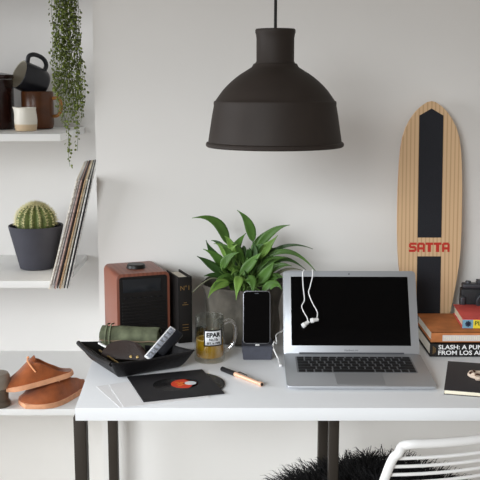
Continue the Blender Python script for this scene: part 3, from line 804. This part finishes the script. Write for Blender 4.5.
m = MB(); m.box((.013, -.0004, .0118), (.026, .0008, .0215)); em = m.build('blue_spine_panel', M['blue'], b3, smooth=0)
m = MB()
for k in range(4):
    a = PI * k / 4; m.box((.014, -.0010, .0122), (.015, .0006, .0035), rot=Quaternion((0, 1, 0), a))
m.build('emblem', M['navy_print'], em, smooth=0)
text('lettering', 'PLS', .0150, M['green_print'], T(.030, -.0009, .0090) @ FACE, b3, bold=.0002, width=.022)
m = MB(); m.prism([(.0, .0), (.030, .0), (.055, .085), (.045, .09), (.012, .03)], .0004, T(.004, .004, .0243)); m.prism([(.0, .0), (.03, -.03), (.06, -.03), (.03, .05)], .0004, T(.06, .04, .0243)); m.build('cover_art', M['label_white'], b3, smooth=0)
for k in range(5):
    m = MB(); m.box((.066 + .014 * k, -.0009, .0035), (.011, .0003, .0022)); m.build('spine_print', M['red'], b3, smooth=0)

cm = thing('camera', 'black compact camera standing on the tan book at the right', 'camera', (.574, 2.392, DT + .0615), R(-4))
m = MB(); m.box((.058, .016, .033), (.112, .030, .066), bev=.005); m.build('body', M['cam_black'], cm)
m = MB(); m.box((.060, .016, .072), (.108, .028, .013), bev=.004); m.box((.058, .016, .082), (.03, .026, .012), bev=.004); m.build('top_plate', M['cam_grey'], cm)
m = MB(); m.lathe([(0, 0), (.026, 0), (.026, .02), (.023, .022), (.018, .020), (0, .019)], 32, T(.064, .002, .034) @ FACE); m.build('lens', M['cam_grey'], cm)
m = MB(); m.lathe([(0, 0), (.017, .0), (.016, .001), (0, .002)], 24, T(.064, -.0175, .034) @ FACE); m.build('lens_glass', M['lens_glass'], cm)
m = MB(); m.box((.006, -.002, .024), (.014, .014, .046), bev=.004); m.build('grip', M['cam_grey'], cm)
m = MB(); m.lathe([(0, .006), (.007, .006), (.008, 0), (0, 0)], 18, T(.022, .016, .078)); m.build('dial', M['cam_grey'], cm)

nb = thing('notebook', 'black soft covered notebook with cream pages on the desk edge', 'notebook', (.436, 1.926, DT + .0005), R(-14.5))
m = MB(); m.box((.07, .107, .0048), (.139, .211, .0088), bev=.0015); m.build('pages', mat('cream_pages', (236, 228, 206), 0.8), nb)
m = MB(); m.box((.071, .1075, .0098), (.143, .216, .0014), bev=.0006); m.box((.071, .1075, .0004), (.143, .216, .0008)); m.box((.071, .2155, .005), (.143, .0012, .0105), bev=.0005); m.build('cover', M['note_black'], nb)
tk = thing('bracelet', 'cream and tortoiseshell bracelet lying on the black notebook', 'bracelet', (.540, 2.010, DT + .0111), R(-20))
ring = [(0.030 * math.cos(2 * PI * k / 28), .022 * math.sin(2 * PI * k / 28), .0042) for k in range(29)]
m = MB(); m.tube(ring, .0040, 10, cap=False); m.build('band', M['cream_ring'], tk)
for k in range(5):
    a = R(150 + 24 * k); m = MB(); c = Vector((.026 * math.cos(a), .018 * math.sin(a) , .0085))
    m.lathe([(0, .0045), (.004, .003), (.0055, 0), (.004, -.003), (0, -.0045)], 12, T(*c)); m.build('bead', M['tortoise'] if k % 2 == 0 else M['cream_ring'], tk)
m = MB(); m.lathe([(0, .006), (.006, .0045), (.0085, 0), (.006, -.004), (0, -.005)], 14, T(-.008, -.026, .005)); m.build('bead', M['cream_ring'], tk)

# ------------------------------------------------------------------ mugs on the top shelf
def handle(m, pts, r, flat=1.0): m.tube(spline(pts, 6), r, 12, flat=flat)
jr = thing('storage_jar', 'tall dark umber glazed jar at the left of the top shelf', 'jar', (-.757, 2.80, ZT))
m = MB(); m.lathe([(0, 0), (.084, 0), (.089, .006), (.089, .13), (.087, .145), (.0, .146)], 48); m.build('jar_body', M['jar_dark'], jr)
m = MB(); m.lathe([(0, .166), (.06, .164), (.090, .158), (.091, .150), (.088, .146), (0, .146)], 48); m.lathe([(0, .184), (.010, .182), (.014, .176), (.008, .166), (0, .165)], 20); m.build('lid', M['jar_dark'], jr)

bm_ = thing('mug', 'brown stoneware mug carrying the tipped black mug', 'mug', (-.597, 2.80, ZT))
m = MB(); m.lathe([(0, 0), (.036, 0), (.0435, .004), (.0465, .014), (.0468, .06), (.0470, .1085), (.0460, .110), (.0445, .1085), (.0440, .05), (.041, .01), (0, .008)], 44)
m.build('mug_body', M['mug_brown'], bm_)
m = MB(); handle(m, [(.045, 0, .090), (.062, 0, .090), (.0715, 0, .076), (.070, 0, .054), (.060, 0, .040), (.045, 0, .038)], .0052); m.bm.transform(Matrix.Rotation(R(-8), 4, 'Z')); m.build('handle', M['mug_amber'], bm_)

ax = Vector((-.72, -.58, .38)).normalized()                    # from the foot of the tipped mug to its mouth
tm = thing('mug', 'black stoneware mug tipped on its side on the brown mug', 'mug', (-.584, 2.845, ZT + .1270))
qz = Vector((0, 0, 1)).rotation_difference(ax); QM = qz.to_matrix().to_4x4()
prof_o = [(0, 0), (.028, 0), (.037, .004), (.0425, .014), (.0445, .035), (.0437, .06), (.0432, .086), (.0417, .0875)]
prof_i = [(.0417, .0875), (.0398, .086), (.0393, .05), (.036, .014), (0, .009)]
m = MB(); m.lathe(prof_o, 44); m.bm.transform(QM); m.build('mug_body', M['mug_black'], tm)
m = MB(); m.lathe(prof_i, 44); m.bm.transform(QM); m.build('glazed_inside', M['mug_inner'], tm)
m = MB(); handle(m, [(.042, 0, .080), (.060, 0, .084), (.071, 0, .070), (.071, 0, .042), (.058, 0, .024), (.038, 0, .020)], .0065)
# turn the handle to point upwards
upl = QM.inverted() @ Vector((0.55, 0.0, 1)); ang = math.atan2(upl.y, upl.x)
m.bm.transform(QM @ Matrix.Rotation(ang, 4, 'Z')); m.build('handle', M['mug_black'], tm)

cr = thing('creamer_jug', 'small cream glazed jug with bare clay foot before the mugs', 'jug', (-.6075, 2.685, ZT), 0)
def jugmat():
    m = mat('cream_glaze_bare_foot', (226, 222, 210), .35); nt = m.node_tree
    tc = nt.nodes.new('ShaderNodeTexCoord'); sp = nt.nodes.new('ShaderNodeSeparateXYZ'); r = nt.nodes.new('ShaderNodeValToRGB')
    mr = nt.nodes.new('ShaderNodeMapRange'); mr.inputs['From Max'].default_value = .066
    r.color_ramp.elements[0].position = .26; r.color_ramp.elements[0].color = rgb(206, 182, 150)
    r.color_ramp.elements[1].position = .32; r.color_ramp.elements[1].color = rgb(226, 221, 209)
    nt.links.new(tc.outputs['Object'], sp.inputs[0]); nt.links.new(sp.outputs['Z'], mr.inputs['Value']); nt.links.new(mr.outputs[0], r.inputs['Fac'])
    nt.links.new(r.outputs['Color'], nt.nodes['Principled BSDF'].inputs['Base Color']); return m
m = MB(); pr_ = [(.026, 0), (.0295, .002), (.0315, .015), (.0325, .03), (.031, .046), (.0290, .060), (.0300, .0655), (.0285, .0665), (.0268, .061), (.0288, .046), (.0295, .02), (.026, .006)]
rows_ = []
for r_, z_ in pr_:
    row = []
    for k in range(44):
        a = 2 * PI * k / 44; sp_ = max(0, math.cos(a - R(188))) ** 14 * max(0, (z_ - .045) / .02); row.append(Vector(((r_ + .006 * sp_) * math.cos(a), (r_ + .006 * sp_) * math.sin(a), z_ + .002 * sp_)))
    rows_.append(row)
V = m.grid(rows_, closed_u=True); m.bm.faces.new(list(reversed(V[0]))); m.bm.faces.new(V[-1]); m.build('jug_body', jugmat(), cr)

# ------------------------------------------------------------------ cactus
cc = thing('potted_cactus', 'round spiny cactus in a slate pot on the middle shelf', 'cactus', (-.5985, 2.725, ZM))
m = MB(); m.lathe([(0, 0), (.046, 0), (.0505, .003), (.0520, .010), (.0785, .120), (.0795, .127), (.0785, .1285), (.0755, .127), (.072, .105), (.0, .102)], 56); m.build('pot', M['pot_slate'], cc)
m = MB(); m.lathe([(0, .110), (.04, .112), (.0735, .109), (.0715, .104), (0, .104)], 32); m.build('soil', M['soil'], cc)
NR = 16; rows_ = []; areoles = []
for i in range(1, 20):
    ph_ = PI * i / 20; row = []
    for k in range(NR * 6):
        a = 2 * PI * k / (NR * 6); rib = abs(math.cos(a * NR / 2)) ** 1.2
        rr = .057 * (0.86 + .14 * rib); 
        row.append(Vector((rr * math.sin(ph_) * math.cos(a), rr * math.sin(ph_) * math.sin(a), .138 + .052 * math.cos(ph_) * (0.9 + .1 * rib))))
    rows_.append(row)
m = MB(); V = m.grid(rows_, closed_u=True); m.bm.faces.new(list(reversed(V[0]))); m.bm.faces.new(V[-1]); cb = m.build('cactus_body', M['cactus'], cc, smooth=80)
vs, fs = [], []
random.seed(11)
for k in range(NR):
    a = 2 * PI * k / NR
    for i in range(11):
        ph_ = .12 + 1.55 * i / 10
        c = Vector((.0572 * math.sin(ph_) * math.cos(a), .0572 * math.sin(ph_) * math.sin(a), .138 + .0522 * math.cos(ph_)))
        nrm = Vector((math.sin(ph_) * math.cos(a), math.sin(ph_) * math.sin(a), math.cos(ph_)))
        for q in range(15):
            d = (nrm + Vector((random.gauss(0, .7), random.gauss(0, .7), random.gauss(0, .7)))).normalized()
            if d.dot(nrm) < 0.05: continue
            ln = random.uniform(.007, .015); s_ = d.orthogonal().normalized() * .00055; s2 = d.cross(s_)
            n0 = len(vs); vs += [tuple(c + s_), tuple(c - s_ * .5 + s2), tuple(c - s_ * .5 - s2), tuple(c + d * ln)]
            fs += [(n0, n0 + 1, n0 + 3), (n0 + 1, n0 + 2, n0 + 3), (n0 + 2, n0, n0 + 3)]
so = raw_mesh('spines', vs, fs, M['spine'], cb); so['kind'] = 'stuff'

# ------------------------------------------------------------------ record sleeves leaning against the chimney corner
cols = [('cream', (222, 212, 196)), ('greyish white', (206, 204, 200)), ('dark grey', (84, 80, 82)), ('dusty pink', (190, 160, 150)), ('black', (40, 38, 40)), ('brown', (118, 92, 74)),
        ('tan', (198, 170, 134)), ('cream', (226, 214, 190)), ('black', (34, 33, 34)), ('white', (228, 226, 220)), ('dark navy', (32, 34, 40)), ('white', (230, 228, 224))]
desc = ['cream record sleeve at the far left of the leaning row', 'greyish white record sleeve just right of the leftmost cream one', 'dark grey record sleeve left of the dusty pink one', 'dusty pink record sleeve in the leaning row',
        'black record sleeve right of the dusty pink one', 'brown record sleeve in the middle of the leaning row', 'tan record sleeve right of the brown one', 'cream record sleeve right of the tan one',
        'black record sleeve between the right-hand cream and white ones', 'white record sleeve left of the dark navy one', 'dark navy record sleeve second from the right end', 'white record sleeve at the far right of the leaning row']
n = len(cols); SZ = .306
first = None
thick = [.0060, .0056, .0036, .0050, .0046, .0036, .0036, .0052, .0050, .0040, .0036, .0044]
xb0, xb1, xt0, xt1 = -.514, -.457, -.430, -.387
acc = 0; tot = sum(thick)
for i, (nm, col) in enumerate(cols):
    u = (acc + thick[i] / 2) / tot; acc += thick[i]
    xb, xt = xb0 + (xb1 - xb0) * u, xt0 + (xt1 - xt0) * u
    lean_ = math.asin((xt - xb) / SZ)
    yaw = R(6.3 + 1.2 * u)
    o = thing('record_sleeve', desc[i], 'record sleeve', (xb, 2.462 + .004 * ((i * 7) % 3), ZM - .0062 + .0008 * ((i * 5) % 3)), group='record sleeves leaning on the middle shelf')
    o.rotation_euler = (R(5.0), lean_, yaw)
    t = thick[i] * .80
    cmat = mat('sleeve_card_' + nm.replace(' ', '_'), col, .6, var=.10, vscale=9)
    m = MB(); m.box((0, SZ / 2, SZ / 2), (t, SZ, SZ), bev=.0005); m.build('sleeve', cmat, o)
    m = MB(); m.box((0, -.00005, SZ / 2), (t * .45, .0006, SZ * .97)); m.build('spine_print', mat('spine_print_' + nm.replace(' ', '_'), tuple(max(0, min(255, c * (.86 if sum(col) > 600 else .72 if sum(col) > 300 else 1.5))) for c in col), .6, var=.5, vscale=120), o)

# ------------------------------------------------------------------ trailing plant
tp = thing('trailing_plant', 'trailing bead vine spilling down from the shelf above the mugs', 'hanging plant', (-.445, 2.575, ZU))
m = MB(); m.lathe([(0, 0), (.038, 0), (.042, .004), (.052, .085), (.053, .09), (.050, .09), (.048, .075), (0, .072)], 36); m.bm.transform(T(0, .02, 0)); m.build('pot', M['pot_slate'], tp)
m = MB(); m.lathe([(0, .079), (.048, .077), (.047, .070), (0, .07)], 24); m.bm.transform(T(0, .02, 0)); m.build('soil', M['soil'], tp)
random.seed(21)
def vine(x_end, z_end, y_end, nleaf_step=.0066, x_mid=None, rl=.0036):
    """one strand from the pot over the rim and the shelf edge and down"""
    x0 = random.uniform(-.03, .03)
    pts = [Vector((x0 * .6, -.015, .080)), Vector((x0, -.036, .096)), Vector((x0 + .3 * (x_end - x0), -.060, .06)), Vector((x0 + .6 * (x_end - x0), y_end, -.03))]
    z = -.03; 
    while z - .06 > z_end:
        z -= .06; u = min(1, (-.03 - z) / .25)
        pts.append(Vector((x0 + (.6 + .4 * u) * (x_end - x0) + random.uniform(-.0045, .0045), y_end + random.uniform(-.004, .004), z)))
    pts.append(Vector((x_end + random.uniform(-.004, .004), y_end, z_end)))
    sp_ = spline(pts, 8); vs, fs, mi = [], [], []
    for i, p in enumerate(sp_):
        for k in range(3): vs.append((p.x + .0006 * math.cos(k * 2.1), p.y + .0006 * math.sin(k * 2.1), p.z))
    for i in range(len(sp_) - 1):
        for k in range(3):
            a, b = i * 3 + k, i * 3 + (k + 1) % 3; fs.append((a, b, b + 3, a + 3)); mi.append(1)
    acc = 0
    for i in range(6, len(sp_) - 1):
        seg = (sp_[i + 1] - sp_[i]); acc += seg.length
        while acc > nleaf_step:
            acc -= nleaf_step
            p = sp_[i] + seg * random.random(); a = random.uniform(0, 2 * PI)
            d = Vector((math.cos(a), math.sin(a) * .8 - .2, random.uniform(-.5, .3))).normalized()
            c = p + d * random.uniform(.004, .009); r_ = rl * random.uniform(.65, 1.15)
            nn = (d + Vector((random.uniform(-.6, .6), -.5 + random.uniform(-.6, .6), random.uniform(-.1, .9)))).normalized()
            e1 = nn.orthogonal().normalized(); e2 = nn.cross(e1); n0 = len(vs)
            vs.append(tuple(c + nn * r_ * .35)); 
            for k in range(7): vs.append(tuple(c + (e1 * math.cos(2 * PI * k / 7) + e2 * math.sin(2 * PI * k / 7)) * r_))
            vs.append(tuple(c - nn * r_ * .35))
            for k in range(7):
                fs.append((n0, n0 + 1 + k, n0 + 1 + (k + 1) % 7)); fs.append((n0 + 8, n0 + 1 + (k + 1) % 7, n0 + 1 + k)); mi += [0, 0]
    raw_mesh('vine', vs, fs, [M['bead_leaf'], M['vine_stem']], tp, mi=mi)
def dropx(px): return (px - 240) / 940 * 2.52 + .445
ends = []
for k in range(30):
    px = 56 + 29 * ((k * 0.618) % 1); 
    lim = 90 + 38 * random.random() if px > 60 else 55 + 40 * random.random()
    if px > 80: lim = min(lim, 116)
    ends.append((px, lim))
ends += [(70, 166), (72, 150), (80, 150), (66, 118), (78, 132), (84, 122), (86, 104), (60, 90), (88, 100), (68, 128)]
for px, py in ends:
    zend = (0.659 - (py - 82) / 940 * 2.5 * 1.0) - .925
    vine(dropx(px), zend, -.068 - random.uniform(0, .025))

# ------------------------------------------------------------------ shoes and tin on the bottom shelf
def shoe(label, loc, rot, L=.235, wmax=.047, hpeak=.092, heel=0.0):
    o = thing('suede_shoe', label, 'shoe', loc, group='tan suede shoes on the bottom shelf'); o.rotation_euler = rot
    # along +x from the toe (0) to the heel (L)
    def hw(t): return wmax * (max(0, 1 - ((.36 - t) / .36) ** 2.4) ** .5 if t < .36 else 1 - .30 * ((t - .36) / .64) ** 1.4 * 1) * (1 if t < .9 else max(.35, (1 - ((t - .9) / .1) ** 2) ** .5))
    sole_t = .011; up = [(0, .012), (.08, .026), (.2, hpeak * .5), (.35, hpeak * .75), (.50, hpeak), (.57, hpeak * .93), (.72, hpeak * (.52 + heel)), (.86, hpeak * (.26 + heel)), (1, hpeak * (.12 + heel))]
    def top(t):
        for (a, za), (b, zb) in zip(up, up[1:]):
            if t <= b: 
                u = (t - a) / (b - a); return za + (zb - za) * u
        return up[-1][1]
    ns = 15
    rows_ = []
    for i in range(31):
        t = .012 + .976 * i / 30; w_, h_ = hw(t), top(t); op = max(0, min(1, (t - .48) / .06)); row = []
        for k in range(ns):
            a = PI * k / (ns - 1); cx_, sx_ = math.cos(a), math.sin(a)
            y = math.copysign(abs(cx_) ** .75, -cx_) * w_ * (1.03 - .25 * sx_); z = sole_t + (h_ - sole_t) * sx_ ** .85
            if op > 0:
                q = k / (ns - 1); 
                edge = .30
                if q < edge: u = q / edge; y2, z2 = -w_ * (1.03 - .18 * u), sole_t + (h_ - sole_t) * u
                elif q > 1 - edge: u = (1 - q) / edge; y2, z2 = w_ * (1.03 - .18 * u), sole_t + (h_ - sole_t) * u
                else:
                    u = (q - edge) / (1 - 2 * edge); y2 = -w_ * .76 + 2 * w_ * .76 * u; z2 = sole_t + .004 + (h_ - sole_t - .004) * (abs(2 * u - 1) ** 6)
                y = y + (y2 - y) * op; z = z + (z2 - z) * op
            v = Vector((t * L, y, z)); row.append(v + noise.noise_vector(v * 30 + Vector(loc) * 9) * .0025)
        rows_.append(row)
    m = MB(); V = m.grid(rows_); 
    m.bm.faces.new(V[0]); 
    m.bm.faces.new([v for v in V[-1]][::-1])
    subsurf(m.build('upper', M['suede'], o, smooth=80), 1)
    pol = [(t * L, -hw(t) * 1.10) for t in [k / 24 for k in range(1, 25)]] + [(t * L, hw(t) * 1.10) for t in [k / 24 for k in range(24, 0, -1)]]
    pol = [(-.006, 0)] + pol
    m = MB(); m.prism(pol[::-1][::-1], sole_t + .002, bev=.003); m.build('sole', M['sole'], o)
    # raised tongue
    m = MB(); rows_ = []
    for i in range(8):
        u = i / 7; row = []
        for k in range(9):
            v_ = -1 + 2 * k / 8; wv = .026 * (1 - .25 * u) ; row.append(Vector((L * (.42 + .10 * u), v_ * wv, hpeak * (.84 + .16 * u) - .012 * v_ * v_)))
        rows_.append(row)
    m.grid(rows_); t_ = m.build('tongue', M['suede'], o, smooth=80); solid(t_, .004, 0); subsurf(t_, 1)
    m = MB(); m.tube(spline([(L * .43, -.012, hpeak * .98), (L * .40, -.022, hpeak * .93), (L * .43, -.034, hpeak * .72), (L * .47, -.043, hpeak * .52)], 5), .0022, 8); m.tube(spline([(L * .43, -.012, hpeak * .97), (L * .43, 0, hpeak * 1.0), (L * .42, .020, hpeak * .92)], 5), .002, 8); m.build('lace', M['lace'], o)
    return o
shoe('tan suede shoe lying flat on the bottom shelf under its mate', (-.566, 2.388, ZL + .0005), (0, 0, R(62)), L=.215, wmax=.060, hpeak=.076, heel=.25)
shoe('tan suede shoe resting on top of the other shoe', (-.634, 2.420, ZL + .037), (R(-6), R(-9), R(20)), L=.190, wmax=.045, hpeak=.076)

tn = thing('pewter_tin', 'pewter coloured lidded tin at the left end of the bottom shelf', 'tin', (-.648, 2.415, ZL))
m = MB(); m.lathe([(0, 0), (.030, 0), (.032, .004), (.032, .012), (.027, .018), (.028, .046), (.030, .05), (0, .05)], 36); m.build('tin_body', M['pewter_dark'], tn)
m = MB(); m.lathe([(0, .094), (.018, .094), (.028, .091), (.0325, .084), (.034, .07), (.033, .056), (.029, .05), (0, .05)], 36); m.build('lid', M['pewter'], tn)

# ------------------------------------------------------------------ chair with a sheepskin
ch = thing('wire_chair', 'white wire chair with rounded back drawn up to the desk', 'chair', (.433, 1.670, 0), R(28))
BZ = DT + .056            # top of the back rail
hwid = .225
def back_y(x, z):
    """the back bows towards the camera in its middle and leans back"""
    lean_ = -.10 * (z - .46) / .30
    return lean_ + .045 - .055 * (1 - (x / hwid) ** 2)
def arc(z, xe, n=16): return [(-xe + 2 * xe * k / n, back_y(-xe + 2 * xe * k / n, z), z) for k in range(n + 1)]
def side_x(z): return hwid + .030 * (BZ - z) / .28
top = arc(BZ, hwid - .022)
rail = []
for sx in (-1,):
    rail += [(-side_x(z), back_y(-hwid, z), z) for z in (.44, .52, .60, .68, BZ - .035)]
rail += [(-hwid + .002, back_y(-hwid, BZ), BZ - .016), (-hwid + .010, back_y(-hwid, BZ), BZ - .005)] + top + [(hwid - .010, back_y(hwid, BZ), BZ - .005), (hwid - .002, back_y(hwid, BZ), BZ - .016)]
rail += [(side_x(z), back_y(hwid, z), z) for z in (BZ - .035, .68, .60, .52, .44)]
m = MB(); m.tube(spline(rail, 4), .0082, 14); m.build('back_frame', M['chair'], ch)
for k in range(12):
    z = BZ - .0285 - .0168 * k
    m = MB(); m.tube(arc(z, side_x(z)), .0031, 8); m.build('back_wire', M['chair'], ch)
SZt = .445
for k in range(12):
    x = -.19 + .38 * k / 11
    m = MB(); m.tube(spline([(x, back_y(x, SZt) - .0, SZt + .02), (x, .06, SZt), (x, .25, SZt - .006), (x, .42, SZt + .004), (x, .455, SZt - .012)], 4), .0031, 8); m.build('seat_wire', M['chair'], ch)
m = MB(); m.tube(spline([(-.215, .02, SZt - .006), (-.218, .2, SZt - .010), (-.212, .44, SZt - .010), (-.19, .46, SZt - .012), (0, .465, SZt - .012), (.19, .46, SZt - .012), (.212, .44, SZt - .010), (.218, .2, SZt - .010), (.215, .02, SZt - .006)], 5), .0072, 12); m.build('seat_frame', M['chair'], ch)
for sx in (-1, 1):
    m = MB(); m.tube(spline([(sx * .235, back_y(hwid, .46) , .46), (sx * .222, .02, SZt - .01), (sx * .225, -.01, .2), (sx * .23, -.03, .0075)], 5), .0072, 12); m.build('leg', M['chair'], ch)
    m = MB(); m.tube(spline([(sx * .214, .42, SZt - .01), (sx * .220, .435, .2), (sx * .225, .45, .0075)], 5), .0072, 12); m.build('leg', M['chair'], ch)
    m = MB(); m.tube([(sx * .23, -.03, .0075), (sx * .225, .45, .0075)], .0072, 12); m.build('floor_runner', M['chair'], ch)

fu = thing('sheepskin', 'shaggy black sheepskin draped over the seat of the wire chair', 'sheepskin', (.290, 1.915, .452), R(14))
random.seed(5)
def pelt_pt(u, v):
    x, y = u * .26, v * (.255 if v > 0 else .215)
    x += .02 * math.sin(v * 4)
    z = .022 - .10 * max(0, abs(x) - .20) - .15 * max(0, -(x + .10)) ** 1 * .25 - .2 * max(0, y - .2)
    return Vector((x, y, z + .15 * x - .55 * max(0, x - .13) + .006 * noise.noise(Vector((x, y, 0)) * 12)))
rows_ = []
for i in range(9):
    rr = i / 8; rows_.append([pelt_pt(max(.001, rr) * math.cos(2 * PI * k / 40) * (1 + .06 * math.sin(5 * 2 * PI * k / 40)), max(.001, rr) * math.sin(2 * PI * k / 40)) for k in range(40)])
m = MB(); m.grid(rows_, closed_u=True); pe = m.build('pelt', M['pelt'], fu, smooth=80); solid(pe, .006, -1)
vs, fs = [], []
for cl in range(1500):
    a = random.uniform(0, 2 * PI); rr = random.random() ** .5 * 1.0
    c = Vector((rr * math.cos(a), rr * math.sin(a)))
    base_d = Vector((c.x * .6 + random.gauss(0, .5), c.y * .6 + random.gauss(0, .45), .62)).normalized()
    ln0 = random.uniform(.034, .068)
    for q in range(10):
        r0 = pelt_pt(max(-1, min(1, c.x + random.gauss(0, .03))), max(-1, min(1, c.y + random.gauss(0, .03))))
        d = (base_d + Vector((random.gauss(0, .22), random.gauss(0, .22), random.gauss(0, .15)))).normalized()
        ln = ln0 * random.uniform(.7, 1.2); s_ = d.cross(Vector((random.gauss(0, 1), random.gauss(0, 1), .2))).normalized() * .0011
        p1 = r0 + d * ln * .5; p2 = r0 + d * ln * .85 + Vector((c.x, c.y, -.55)) * ln * .18; p3 = r0 + d * ln + Vector((c.x, c.y, -.9)) * ln * .32
        n0 = len(vs); vs += [tuple(r0 - s_), tuple(r0 + s_), tuple(p1 - s_ * .9), tuple(p1 + s_ * .9), tuple(p2 - s_ * .6), tuple(p2 + s_ * .6), tuple(p3)]
        fs += [(n0, n0 + 1, n0 + 3, n0 + 2), (n0 + 2, n0 + 3, n0 + 5, n0 + 4), (n0 + 4, n0 + 5, n0 + 6)]
wl = raw_mesh('wool', vs, fs, M['fur'], fu); wl['kind'] = 'stuff'
